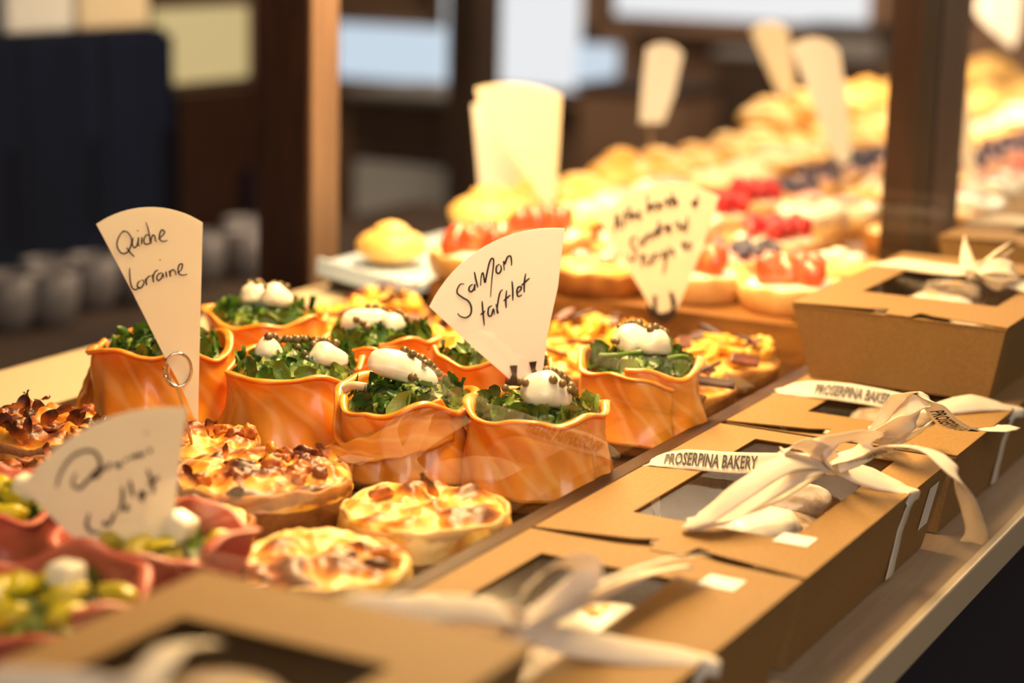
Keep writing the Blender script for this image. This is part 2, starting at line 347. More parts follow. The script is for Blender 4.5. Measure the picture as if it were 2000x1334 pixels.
# ---------------------------------------------------------------- tartlets
def fnz(x, y, z, s): return noise.noise(V((x, y, z+s*5.17)))
def crust(parent, R, h, seed, m=None, wav=.04, name='pastry_crust'):
    prof = [(.001,0),(R*.86,0),(R*.93,h*.1),(R*.985,h*.5),(R*1.0,h*.85),(R*.995,h),(R*.965,h*1.04),(R*.93,h*.98),(R*.90,h*.7),(.001,h*.65)]
    def fn(th, i, r, z):
        k = 1+wav*fnz(math.cos(th)*2.2, math.sin(th)*2.2, i*.12, seed)+.3*wav*fnz(math.cos(th)*8, math.sin(th)*8, i*.3, seed)
        return (r*k if r > .01 else r, z*(1+.16*fnz(math.cos(th)*3, math.sin(th)*3, 9, seed)))
    vs, fs = lathe(prof, 72, fn)
    return pyd(name, vs, fs, m or m_crust, parent)
def filling(parent, R, z0, dome, seed, m, amp=.0035, freq=90, brown=.5, name='baked_filling', spill=0):
    nr, ns = 34, 96; vs, fs, bk = [], [], []
    for i in range(nr+1):
        for k in range(ns):
            t = i/nr; th = 2*math.pi*k/ns; rr = R*t*(1+.04*fnz(math.cos(th)*2, math.sin(th)*2, 0, seed))
            x, y = rr*math.cos(th), rr*math.sin(th)
            n1 = fnz(x*freq, y*freq, 0, seed); n2 = fnz(x*freq*2.3, y*freq*2.3, 3, seed); n3 = fnz(x*freq*.5, y*freq*.5, 7, seed)
            edge = min(1, (1-t)*5)
            z = z0+dome*(1-t**3)+(amp*(n1+.45*n2)+amp*.6*abs(n3)*2)*(.25+.75*edge)-(0 if t < .94 else (t-.94)/.06*(dome*.3+spill))
            vs.append((x, y, z)); bk.append(max(0, min(1, brown+n3*.75+n1*.55+.18*n2-(0.25 if t > .85 else 0)*(t-.85)/.15)))
    for i in range(nr):
        for k in range(ns):
            a = i*ns+k; b = i*ns+(k+1) % ns; fs.append((a, a+ns, b+ns, b))
    o = pyd(name, vs, fs, m, parent)
    at = o.data.attributes.new('bake', 'FLOAT', 'POINT')
    for i, v in enumerate(bk): at.data[i].value = v
    return o
def salmon_wrap(parent, R, H, seed, th0, z0=.010, skirt=.17, tail=0, turn=-1, lip=.0040, dip=0, amp=1):
    NU, NV = 200, 34; tot = 2*math.pi*1.13; vs, fs, uvs = [], [], []
    for i in range(NU+1):
        u = i/NU; th = th0+turn*tot*(1-u)
        c, s = math.cos(th), math.sin(th)
        top = H*(1+.20*amp*fnz(c*1.3, s*1.3, u, seed)+.03*fnz(c*2.2, s*2.2, u*2, seed)-dip*math.exp(-((u-.93)/.08)**2))
        tl = max(0, (u-.88)/.12); base_z = z0-.003*tl
        top2 = z0+(top-z0)*(1-(.62*tl if tail else .10*tl))
        for j in range(NV+1):
            v = j/NV
            vv = min(1, v/.82); z = base_z+(top2-base_z)*(1-(1-vv)**1.25)
            r = R*(1+skirt*(1-vv)**1.6-.05*math.sin(math.pi*min(1, vv*1.1)))+.0022*u
            r += amp*R*.12*fnz(c*1.5*(.6+.4*amp), s*1.5*(.6+.4*amp), vv*1.3, seed+2)+R*(.13*(1-vv)+.02)*fnz(c*3.4+vv*1.2, s*3.4-vv*.8, vv*.9, seed+4)
            r += tail*tl**1.6*(1.25-.75*vv)
            if v > .82:
                q = (v-.82)/.18; a = q*2.3
                lp = lip*(.75+.9*fnz(c*1.8, s*1.8, u, seed+9)); r += lp*(1-math.cos(a))*.5+lp*.2*q; z += lp*.5*math.sin(a)-lp*.25*q
            vs.append(V((r*c, r*s, z))); uvs.append((u*3.0+v*.5, v*.75+u*.3))
    for i in range(NU):
        for j in range(NV):
            a = i*(NV+1)+j; fs.append((a, a+NV+1, a+NV+2, a+1))
    o = pyd('salmon_slice', vs, fs, m_salmon, parent)
    uv = o.data.uv_layers.new(name='UVMap')
    for l in o.data.loops: uv.data[l.index].uv = uvs[l.vertex_index]
    sd = o.modifiers.new('s', 'SOLIDIFY'); sd.thickness = .0027; sd.offset = 0
    return o
def salmon_flap(parent, c, rows, name='salmon_flap'):
    """sheet hanging over the wrap: rows of (px, py, radius) from the top edge to the bottom edge"""
    def cyl(px, py, r):
        d = ray(px, py); o = CAM-V(c); A_ = d.x*d.x+d.y*d.y; B_ = 2*(o.x*d.x+o.y*d.y); C_ = o.x*o.x+o.y*o.y-r*r
        D_ = max(0, B_*B_-4*A_*C_); return o+d*((-B_-math.sqrt(D_))/(2*A_))
    R_ = [catmull([cyl(*q) for q in row], 9) for row in rows]; nc = len(R_[0]); cols = [catmull([r[i] for r in R_], 6) for i in range(nc)]
    nr = len(cols[0]); vs = [p+V((0,0,.0006*math.sin(i*.8))) for i, cl in enumerate(cols) for p in cl]; fs, uvs = [], []
    for i in range(nc-1):
        for j in range(nr-1): a = i*nr+j; fs.append((a, a+nr, a+nr+1, a+1))
    o = pyd(name, vs, fs, m_salmon, parent); uv = o.data.uv_layers.new(name='UVMap')
    for l in o.data.loops: i, j = divmod(l.vertex_index, nr); uv.data[l.index].uv = (i/nc*1.1+j/nr*.4, j/nr*.6)
    sd = o.modifiers.new('s', 'SOLIDIFY'); sd.thickness = .0020; sd.offset = 0
    return o
def leaf_geo(rng, c, size, nrm, curl=.5):
    """one crumpled leaf patch"""
    nu, nv = 6, 4; rot = nrm.to_track_quat('Z', 'Y').to_matrix() @ Matrix.Rotation(rng.uniform(0, 6.28), 3, 'Z')
    vs, fs = [], []; sd = rng.random()*50; w = rng.uniform(.42, .75)
    for i in range(nu+1):
        for j in range(nv+1):
            a = i/nu*2-1; b = j/nv*2-1
            ww = w*math.sqrt(max(.03, 1-a*a*.93))*(1+.22*noise.noise(V((a*3, b, sd))))
            z = curl*(a*a*.5+b*b*.45)*rng.choice((1, 1))+.34*noise.noise(V((a*1.8, b*1.8, sd+4)))
            vs.append(c+rot @ (V((a, b*ww, z))*size))
    for i in range(nu):
        for j in range(nv):
            q = i*(nv+1)+j; fs.append((q, q+nv+1, q+nv+2, q+1))
    return vs, fs
def greens(parent, R, z0, dome, seed, n=80, size=(.004, .0085), spiky=5, name='chopped_greens', mm=None):
    rng = random.Random(seed); parts = []
    for i in range(n):
        t = math.sqrt(rng.random()); th = rng.uniform(0, 6.283); r = R*t
        z = z0+dome*(1-t*t)+rng.uniform(-.001, .0025)
        nr = V((math.cos(th)*t*1.3+rng.uniform(-.6,.6), math.sin(th)*t*1.3+rng.uniform(-.6,.6), rng.uniform(.25, 1.0))).normalized()
        parts.append(leaf_geo(rng, V((r*math.cos(th), r*math.sin(th), z)), rng.uniform(*size), nr, rng.uniform(-.5, .7)))
    for i in range(spiky):
        th = rng.uniform(0, 6.283); c = V((R*.97*math.cos(th), R*.97*math.sin(th), z0+dome*.35+.003))
        nr = V((math.cos(th)*.9, math.sin(th)*.9, rng.uniform(-.1, .45))).normalized()
        parts.append(leaf_geo(rng, c, rng.uniform(size[1], size[1]*1.45), nr, .3))
    o = pyd(name, *merge(parts), mm or m_leaf, parent); o['kind'] = 'stuff'
    return o
def salad_core(parent, R, z0, dome, seed):
    v, f = blob((0,0,z0), (R, R, dome), seed, .14, 2.2, 4); return pyd('dressed_salad', v, f, m_salad, parent)
_cap = None
def caper_mesh():
    global _cap
    if _cap is None:
        v0, f = ico(3); vs = []
        for v in v0:
            k = 1-.16*math.exp(-((v.x*v.x+v.y*v.y)/.06)) if v.z > 0 else 1
            vs.append(V((v.x*.95, v.y*.95, v.z*1.05))*1.12*k*(1+.05*noise.noise(v*2)))
        me = bpy.data.meshes.new('caper'); me.from_pydata([tuple(v*.0021) for v in vs], [], f)
        for p in me.polygons: p.use_smooth = True
        me.materials.append(m_caper); _cap = me
    return _cap
def caper(parent, p, rng, s=1):
    o = bpy.data.objects.new('caper', caper_mesh()); COL.objects.link(o); o.parent = parent
    o.location = p; o.rotation_euler = [rng.uniform(-1.2, 1.2) for _ in range(2)]+[rng.uniform(0, 6)]
    k = s*rng.uniform(.85, 1.18); o.scale = (k, k, k); return o
def cream(parent, c, r, rot, seed):
    R_ = rotm(*rot); v0, f = ico(4); vs = []
    for v in v0:
        taper = 1-.22*v.x
        k = 1+.10*noise.noise(v*1.3+V((seed, 0, 0)))+.02*noise.noise(v*3.5+V((0, seed, 0)))
        p = V((v.x*r[0], v.y*r[1]*taper, v.z*r[2]*taper))*k
        if v.z < 0: p.z *= .6
        p.z += .05*r[2]*math.sin(v.x*4+seed)
        vs.append(V(c)+R_ @ p)
    return pyd('cream', vs, f, m_cream, parent)
def cream_top(c, r, rot, a, b):
    """a point on the cream's skin: a along, b across (both -1..1)"""
    R_ = rotm(*rot); z = math.sqrt(max(0, 1-a*a-b*b)); return V(c)+R_ @ V((a*r[0], b*r[1]*(1-.22*a), z*r[2]*(1-.1*a)+.0012))
IMR = math.atan2(.48, .877)   # the direction of "right" in the photo, as seen on the counter
salmons = [
 # x, y, R, H, seed, seam angle, tail, label, cream list, capers, rim dip
 dict(p=(-.030,-.001), R=.0370, H=.052, s=3, th=-2.5, tail=0, cr=[((.008,-.005,.0625),(.0150,.0115,.0125),(.1,.25,IMR+.2))], cap=[(-.95,-.2),(-.05,-.62),(.35,-.6),(.75,-.45),(.15,.7),(.3,.75),(.45,.75),(-.05,.8),(.65,.5),(.3,.2),(.0,.55),(.2,.5),(.42,.42),(.55,.6),(.62,.2),(.78,.1),(.8,-.15),(.5,.0),(.1,.25),(-.15,.5),(.9,.3),(.95,-.1)], ex=9,
      label='front salmon tartlet by the wooden rail, below the foot of the salmon card', stalk=0),
 dict(p=(-.106,-.017), R=.0355, H=.051, s=8, th=-1.75, tail=.004, cr=[((-.004,.002,.0655),(.0215,.0105,.0105),(0,.28,IMR+.05))], cap=[(-.1,.3),(.0,.55),(.15,.45),(.28,.5),(.42,.45),(.5,.6),(.62,.3),(.75,.35),(.88,.2),(.1,-.2),(.5,-.4)], ex=6,
      label='salmon tartlet with a loose flap of salmon hanging over its front left side', stalk=1),
 dict(p=(-.030,.137), R=.0350, H=.052, s=15, th=-.6, tail=0, cr=[((-.006,0,.0645),(.0115,.011,.011),(0,0,IMR)),((.008,.001,.0635),(.011,.0105,.0105),(0,.2,IMR))], cap=[(-.9,-.45),(-.5,-.3),(-.7,.4),(-.45,.3),(-.3,.6),(-.15,.35),(0,.5),(.2,.5),(.3,.3),(.45,.45),(.6,.5),(-.2,.0)], ex=4,
      label='salmon tartlet by the rail behind the front one, with a pale stalk', stalk=2),
 dict(p=(-.203,.012), R=.0385, H=.050, s=22, th=.9, tail=0, cr=[((-.016,-.005,.0590),(.0085,.0085,.0085),(0,.2,IMR)),((.021,.005,.0575),(.0125,.010,.0090),(0,.2,IMR+.3))], cap=[(-.2,-.3),(-.1,.5),(.1,.6),(.25,.4),(.4,.55),(-.3,.3),(.2,.2),(-.15,.8),(-.25,.6)], ex=22,
      label='salmon tartlet with two separate cream dollops left of the one with the loose flap', stalk=0),
 dict(p=(-.300,.004), R=.0395, H=.054, s=31, th=-2.2, tail=.010, cr=[((.004,.004,.0640),(.011,.009,.009),(0,0,IMR))], cap=[(0,.3),(.3,.3)], ex=2,
      label='salmon tartlet farthest to the left, partly hidden by the quiche lorraine card', stalk=0),
 dict(p=(-.303,.120), R=.0380, H=.052, s=38, th=2.4, tail=0, cr=[((-.008,0,.064),(.0105,.0095,.0095),(0,0,IMR)),((.009,0,.0645),(.011,.0095,.010),(0,.1,IMR))], cap=[(-.5,.5),(-.3,.6),(-.1,.7),(.1,.6),(.3,.7),(.5,.5),(.1,-.2),(-.7,-.3),(.2,.3)], ex=9,
      label='salmon tartlet at the back left with bushy dark greens and two cream dollops', stalk=0),
 dict(p=(-.205,.110), R=.0350, H=.050, s=45, th=-.2, tail=0, cr=[((-.010,-.002,.0605),(.0165,.0085,.009),(0,-.25,IMR-.1)),((.011,0,.0605),(.008,.008,.008),(0,0,IMR))], cap=[(.2,.5),(.35,.3),(.5,.5),(.65,.3),(.8,.4),(.3,.7),(.6,.7),(.9,.1)], ex=10,
      label='blurred salmon tartlet in the back row just left of the salmon tartlet card', stalk=0),
 dict(p=(-.117,.102), R=.0350, H=.052, s=52, th=1.4, tail=.0, cr=[((0,.004,.058),(.010,.009,.009),(0,0,IMR))], cap=[(.2,.2),(-.3,.3),(.4,-.2)], ex=3,
      label='salmon tartlet mostly hidden behind the salmon tartlet card', stalk=0),
]
for d in salmons:
    rng = random.Random(d['s']); t = empty('salmon_tartlet', (*d['p'], .0003), 0, d['label'], 'tartlet', 'salmon tartlets wrapped in smoked salmon')
    R = d['R']; crust(t, R*1.05, .0165, d['s'], m_crust if d['s'] < 20 else m_crust_dark, .05)
    f_, g_ = blob((0,0,.016), (R*.98, R*.98, .020), d['s'], .05, 1.5, 3); pyd('tartlet_filling', f_, g_, m_salad, t)
    salmon_wrap(t, R, d['H'], d['s'], d['th'], tail=d['tail'], dip=.25 if d['tail'] else .08)
    salad_core(t, R*.80, .044, .013, d['s'])
    greens(t, R*.90, .0475, .0105, d['s']+1, 210, size=(.0024,.0064), spiky=20)
    for k, (c, r, ro) in enumerate(d['cr']): cream(t, c, r, ro, d['s']*.37+k)
    for k, (a, b) in enumerate(d['cap']):
        c, r, ro = d['cr'][k % len(d['cr'])]; caper(t, cream_top(c, r, ro, a, b), rng)
    for k in range(d['ex']):
        a = rng.uniform(0, 6.28); q = rng.uniform(.25, .9)
        if k % 2: a = rng.uniform(.4, 2.6)
        caper(t, V((R*.8*q*math.cos(a), R*.8*q*math.sin(a), .0600+.006*(1-q*q))), rng)
    if d['stalk'] == 1:
        tube('stalk', [V((-.034,-.012,.0535)), V((-.028,-.012,.0565)), V((-.020,-.010,.0560))], .0026, m_stem, t)
        tube('green_stem', [V((-.028,-.022,.046)), V((-.022,-.026,.036)), V((-.016,-.031,.026))], .0022, m_leaf, t)
    if d['s'] == 8:
        salmon_flap(t, (*d['p'], 0), [[(862,780,.0372),(800,806,.0385),(745,842,.0395),(690,862,.0425),(640,873,.046),(607,890,.050)],
          [(880,815,.0378),(815,842,.040),(752,872,.0415),(695,885,.0445),(645,890,.0475),(606,894,.0505)],
          [(885,862,.039),(820,885,.0415),(755,899,.0430),(700,905,.0455),(650,905,.0480),(607,899,.0505)]])
    if d['stalk'] == 2:
        tube('stalk', [V((-.004,-.012,.0575)), V((.000,-.018,.0525)), V((.003,-.023,.0470))], .0046, m_stem, t)
        tube('green_stem', [V((-.022,-.014,.0560)), V((-.010,-.016,.0580)), V((.002,-.015,.0610)), V((.006,-.013,.0620))], .0017, m_leaf, t)
        tube('green_stem', [V((.005,-.014,.0585)), V((.008,-.019,.0520)), V((.009,-.023,.0470))], .0018, m_leaf, t)
        tube('green_stem', [V((.020,-.006,.0580)), V((.026,.000,.0590)), V((.029,.004,.0580))], .0017, m_leaf, t)

# quiches
def quiche(x, y, R, h, seed, brown, label, pale=False, amp=.0035, chunks=0, spiky=0, rz=0, dark=False, grp='baked quiches', dome=.004, freq=90):
    t = empty('quiche', (x, y, .0003), rz, label, 'quiche', grp)
    crust(t, R, h, seed, m_crust_dark if dark else (m_palecrust if pale else m_crust), .05)
    filling(t, R*(1.05 if pale else 1.0), h*.95, dome, seed, m_quichepale if pale else m_quiche, amp, freq, brown, spill=.012 if pale else .005)
    rng = random.Random(seed)
    for k in range(chunks):
        a = rng.uniform(0, 6.28); q = R*.85*math.sqrt(rng.random())
        v, f = blob((q*math.cos(a), q*math.sin(a), h+dome*.9), (rng.uniform(.004,.008), rng.uniform(.003,.006), rng.uniform(.002,.0045)), seed+k, .3, 1.6, 3, rotm(rng.uniform(-.4,.4), rng.uniform(-.4,.4), rng.uniform(0,3)))
        o = pyd('browned_ham_piece' if k % 2 else 'onion_piece', v, f, m_quiche, t)
        at = o.data.attributes.new('bake', 'FLOAT', 'POINT'); bb = rng.uniform(.3, .95)
        for i, vv in enumerate(v): at.data[i].value = min(1, bb+(vv.z-h)*22)
    for k in range(spiky):
        a = rng.uniform(0, 6.28); q = R*.9*math.sqrt(rng.random())
        nr = V((rng.uniform(-1,1), rng.uniform(-1,1), .2)).normalized()
        v, f = leaf_geo(rng, V((q*math.cos(a), q*math.sin(a), h+dome+.003)), rng.uniform(.005, .009), nr, .3)
        o = pyd('crisped_edge', v, f, m_quiche, t); at = o.data.attributes.new('bake', 'FLOAT', 'POINT')
        for i, vv in enumerate(v): at.data[i].value = min(1, .45+max(0, vv.z-h-.003)*70)
    return t
G = 'baked quiches and cheese tartlets'
quiche(-.035, -.112, .0440, .022, 61, .40, 'pale round quiche with a smooth rim and browned spots beside the rail', True, .0044, 1, 1, freq=70)
quiche(-.035, -.210, .0440, .022, 67, .46, 'pale golden quiche against the rail nearest to the bottom of the photo', True, .0052, 3, 0, freq=75)
quiche(-.131, -.121, .0475, .027, 71, .52, 'quiche with bubbly well browned cheese top in front of the steel pin', False, .0045, 16, 5)
quiche(-.128, -.205, .0430, .023, 74, .42, 'golden quiche mostly hidden by the blurred pastrami tartlets', False, .004, 8, 1)
quiche(-.206, -.082, .0370, .025, 77, .42, 'small quiche behind the steel pin of the quiche lorraine card', False, .004, 6, 2)
quiche(-.302, -.106, .0450, .024, 81, .68, 'dark browned quiche with charred peaks at the left edge of the photo', False, .006, 16, 18, dark=True)
quiche(-.236, -.168, .0400, .020, 85, .55, 'quiche behind the pastrami tartlet card at the far left', False, .005, 8, 5, dark=True)
quiche(-.330, -.194, .0400, .018, 86, .60, 'quiche cut off by the left edge beside the cream counter', False, .005, 6, 4, dark=True)

# artichoke and sun-dried tomato tartlets
def arti(x, y, seed, label, n=16, strips=4, R=.043):
    t = empty('artichoke_tartlet', (x, y, .0003), 0, label, 'tartlet', 'artichoke and dried tomato tartlets'); rng = random.Random(seed)
    crust(t, R, .018, seed, m_crust, .05); filling(t, R*.95, .016, .005, seed, m_quichepale, .003, 90, .3)
    for k in range(n):
        a = rng.uniform(0, 6.28); q = R*.82*math.sqrt((k+.5)/n)
        v, f = blob((q*math.cos(a), q*math.sin(a), .024+rng.uniform(0, .006)*(1.2-q/R)), (rng.uniform(.007,.012), rng.uniform(.005,.009), rng.uniform(.003,.006)), seed+k, .32, 1.4, 3, rotm(rng.uniform(-.7,.7), rng.uniform(-.7,.7), rng.uniform(0,3)))
        pyd('artichoke_piece', v, f, m_artichoke, t)
    for k in range(strips):
        a = rng.uniform(0, 6.28); q = R*.8*math.sqrt(rng.random())
        o = box('aubergine_strip' if k % 2 else 'dried_tomato', (-.010,-.0045,-.0012), (.010,.0045,.0012), m_aubergine if k % 2 else m_tomato, t, .001)
        o.location = (q*math.cos(a), q*math.sin(a), .032+rng.uniform(-.001,.003)); o.rotation_euler = (rng.uniform(-.5,.5), rng.uniform(-.4,.4), rng.uniform(0,3))
    return t
AL = [(-.048,.226,'artichoke tartlet beside the rail with a dark strip lying over its near side'),
 (-.144,.222,'artichoke tartlet behind the upper edge of the salmon tartlet card'),
 (-.238,.224,'artichoke tartlet between the back row salmon tartlets and the metal tray, near the salmon card'),
 (-.332,.222,'artichoke tartlet right behind the salmon tartlet with the bushy greens'),
 (-.050,.314,'artichoke tartlet by the rail left of the upper kraft box'),
 (-.148,.318,'artichoke tartlet at the foot of the artichoke card'),
 (-.246,.318,'artichoke tartlet in front of the wooden board near the fruit tarts'),
 (-.342,.318,'artichoke tartlet in front of the shiny metal tray'),
 (-.056,.378,'artichoke tartlet tucked against the board front beside the strawberry boat')]
for i, (x, y, lb) in enumerate(AL[:8]): arti(x, y, 100+i*7, lb, strips=6)
at0 = [o for o in COL.objects if o.name == 'artichoke_tartlet'][0]
for (sx, sy, sz, m_, r_, wx, wy) in ((1397,747,.035,m_aubergine,.35,.0125,.0045), (1455,703,.034,m_tomato,.6,.0095,.0065), (1350,775,.030,m_tomato,1.2,.009,.004)):
    o = box('aubergine_strip' if m_ is m_aubergine else 'dried_tomato', (-wx,-wy,-.0014), (wx,wy,.0014), m_, at0, .001)
    o.location = atz(sx, sy, sz)-V(at0.location); o.rotation_euler = (.25, .10, IMR-.3*r_)

# pastrami tartlets
def pastr(x, y, seed, label):
    t = empty('pastrami_tartlet', (x, y, .0003), 0, label, 'tartlet', 'pastrami tartlets with pickles and white cheese'); rng = random.Random(seed); R = .042
    crust(t, R, .018, seed, m_crust_dark); 
    o = salmon_wrap(t, R*.98, .041, seed, rng.uniform(0, 6), skirt=-.12, tail=.012, lip=.0045, amp=2.0, dip=.3); o.name = 'pastrami_slice'; o.data.materials.clear(); o.data.materials.append(m_pastrami)
    salad_core(t, R*.82, .024, .012, seed); greens(t, R*.75, .030, .006, seed, 30, size=(.005,.009), spiky=3)
    for k in range(10):
        a = k*2.4+rng.uniform(-.3,.3); q = R*(.2+.55*((k*.37) % 1))
        v, f = blob((q*math.cos(a), q*math.sin(a), .041), (.0095,.006,.0045), seed+k, .15, 1.3, 3, rotm(rng.uniform(-.5,.5), rng.uniform(-.5,.5), rng.uniform(0,3)))
        pyd('pickle', v, f, m_pickle, t)
    for k in range(2):
        a = k*2.7+rng.uniform(-.3,.3)+seed; q = R*(.3+.3*(k % 2))
        o = box('cheese_cube', (-.0068,-.0068,-.0055), (.0068,.0068,.0055), m_cheese, t, .003)
        o.location = (q*math.cos(a), q*math.sin(a), .0465); o.rotation_euler = (rng.uniform(-.4,.4), rng.uniform(-.4,.4), rng.uniform(0,3))
    return t
pastr(-.088, -.262, 201, 'pastrami tartlet just right of the foot of the pastrami card')
pastr(-.185, -.258, 208, 'pastrami tartlet under the left corner of the pastrami card')
pastr(-.076, -.352, 215, 'pastrami tartlet in the bottom left corner nearest the camera')
pastr(-.172, -.348, 222, 'pastrami tartlet cut off by the left edge below the card')

# ---------------------------------------------------------------- fruit tarts and cakes on the board
def fruit_tart(name, cat, label, grp, loc, kind, seed, detail=2, s=1.0, R=.043):
    t = empty(name, loc, 0, label, cat, grp); rng = random.Random(seed); t.scale = (s, s, s)
    def fr(nm, c, r, m, amp=.12, sub=3, rot=None):
        v, f = blob(c, r, rng.random()*20, amp, 1.3, sub, rot); return pyd(nm, v, f, m, t)
    if kind == 'strawberry':
        crust(t, R, .020, seed, m_palecrust, .03); fr('cream_filling', (0,0,.018), (R*.85,R*.85,.006), m_cream, .05)
        for k in range(8):
            a = k*2.399; q = R*.62*math.sqrt((k+.3)/8)
            fr('strawberry_half', (q*math.cos(a), q*math.sin(a), .029), (.011,.0095,.015), m_strawberry, .06, 3, rotm(rng.uniform(-.6,.6), rng.uniform(-.6,.6), 0))
    elif kind == 'raspberry':
        crust(t, R, .018, seed, m_palecrust, .03); fr('cream_filling', (0,0,.017), (R*.85,R*.85,.006), m_cream, .05)
        for k in range(12):
            a = k*2.399; q = R*.72*math.sqrt((k+.3)/12); fr('raspberry', (q*math.cos(a), q*math.sin(a), .028), (.0085,.0085,.0095), m_raspberry, .15, 3)
    elif kind == 'blueberry':
        crust(t, R, .018, seed, m_palecrust, .03); fr('cream_filling', (0,0,.017), (R*.85,R*.85,.007), m_pink, .05)
        for k in range(12):
            a = k*2.399; q = R*.76*math.sqrt((k+.3)/12); fr('blueberry', (q*math.cos(a), q*math.sin(a), .025), (.006,.006,.006), m_blueberry, .02, 2)
    elif kind == 'custard':
        crust(t, R, .019, seed, m_crust, .03); fr('custard', (0,0,.018), (R*.9,R*.9,.008), m_custard, .08)
        for k in range(3): fr('pink_dollop', (.014*math.cos(k*2.1+seed), .014*math.sin(k*2.1+seed), .026), (.009,.009,.006), m_pink if seed % 2 else m_cream, .1)
    elif kind == 'meringue':
        crust(t, R, .017, seed, m_palecrust, .03); fr('meringue', (0,0,.022), (R*.85,R*.85,.013), m_cream, .14)
        fr('pink_topping', (0,0,.033), (R*.5,R*.5,.006), m_pink, .2)
    elif kind == 'bun':
        fr('bun_body', (0,0,.019), (R*.98,R*.90,.0195), m_bun, .04, 4); fr('bun_top', (0,0,.036), (R*.48,R*.46,.011), m_bun, .06)
    return t
Z = .0305
BTart = [
 ('strawberry_boat','tart',(-.316,.438,Z),'strawberry',301,'strawberry tart in a brown boat shell at the left end of the wooden board','tartlet'),
 ('custard_tart','tart',(-.208,.440,Z),'custard',303,'blurred cream topped tart right behind the salmon tartlet card','tart'),
 ('strawberry_tart','tart',(-.134,.462,Z),'strawberry',304,'strawberry tart right behind the artichoke card','tart'),
 ('strawberry_tart','tart',(-.052,.462,Z),'strawberry',305,'strawberry tart beside the rail just left of the upper kraft box','tart')]
for nm, cat, loc, kd, sd, lb, _ in BTart:
    fruit_tart('fruit_tart', cat, lb, 'fruit tarts on the wooden board', loc, kd, sd)
fruit_tart('brioche_bun', 'bun', 'golden bun on the shiny metal tray at the left end of the fruit tarts', 'golden buns along the back of the counter', (-.426,.476,.0245), 'bun', 306, s=.76)
fruit_tart('strawberry_tart', 'tart', 'strawberry tart just behind the brown boat shell at the left end', 'fruit tarts on the wooden board', (-.322,.560,Z), 'strawberry', 311)
fruit_tart('meringue_tart', 'tart', 'pink topped meringue tart above the left corner of the salmon tartlet card', 'fruit tarts on the wooden board', (-.226,.560,Z), 'meringue', 312)
fruit_tart('blueberry_tart', 'tart', 'berry tart between the salmon tartlet card and the artichoke card', 'fruit tarts on the wooden board', (-.134,.560,Z), 'blueberry', 313)
fruit_tart('custard_tart', 'tart', 'custard tart by the rail in the second row of fruit tarts', 'fruit tarts on the wooden board', (-.048,.560,Z), 'custard', 314)
protos = {}
LB = {'bun': ('golden_bun','bun','small golden bun in the blurred rows along the back edge of the counter','golden buns along the back of the counter'),
 'raspberry': ('raspberry_tart','tart','red raspberry tart in the blurred rows behind the artichoke card','raspberry tarts on the board'),
 'blueberry': ('blueberry_tart','tart','purplish blueberry tart in the blurred middle of the counter','blueberry tarts on the board'),
 'custard': ('custard_tart','tart','yellow custard tart in the blurred rows of the board','custard tarts on the board'),
 'meringue': ('meringue_tart','tart','cream and pink meringue tart in the blurred rows of the board','meringue tarts on the board'),
 'strawberry': ('strawberry_tart','tart','strawberry tart in the blurred rows of the board','strawberry tarts on the board')}
rg = random.Random(5)
xs = [-.058, -.148, -.241, -.334, -.435]
for r in range(21):
    y = .662+r*.098
    for c, x in enumerate(xs):
        if c == 4: kd = 'bun'
        elif r < 1: kd = ('custard','raspberry','meringue','custard')[c]
        elif r < 3: kd = ('custard','meringue','raspberry','meringue')[c]
        elif r < 6: kd = ('meringue','custard','blueberry','custard')[c]
        elif r < 8: kd = ('strawberry','blueberry','blueberry','custard')[c]
        elif r < 12: kd = ('meringue','blueberry','custard','bun')[c]
        elif r < 15: kd = ('custard','custard','meringue','bun')[c]
        else: kd = ('bun','meringue','blueberry','bun')[c]
        loc = (x+rg.uniform(-.003,.003), y+rg.uniform(-.003,.003), .0245 if c == 4 else Z+.0006); nm, cat, lb, gr = LB[kd]
        if r == 0 and c == 0: continue
        if kd not in protos: protos[kd] = fruit_tart(nm, cat, lb, gr, loc, kd, 400+len(protos)*3)
        else:
            o = copy_tree(protos[kd]); o.location = loc; o.rotation_euler.z = rg.uniform(0, 6.28); o.scale = [rg.uniform(.82, 1.06)]*2+[rg.uniform(.8, 1.25)]
# second layer of buns heaped at the back edge
for k in range(19):
    if k < 7 or k in (9, 12): continue
    o = copy_tree(protos['bun']); o.location = (-.434+rg.uniform(-.006,.006), .711+k*.098, .060+rg.uniform(-.003,.002)); o.rotation_euler.z = rg.uniform(0, 6)
    o['label'] = 'golden bun sitting on top of the row along the back edge'; o['group'] = 'golden buns heaped on top of the back row'

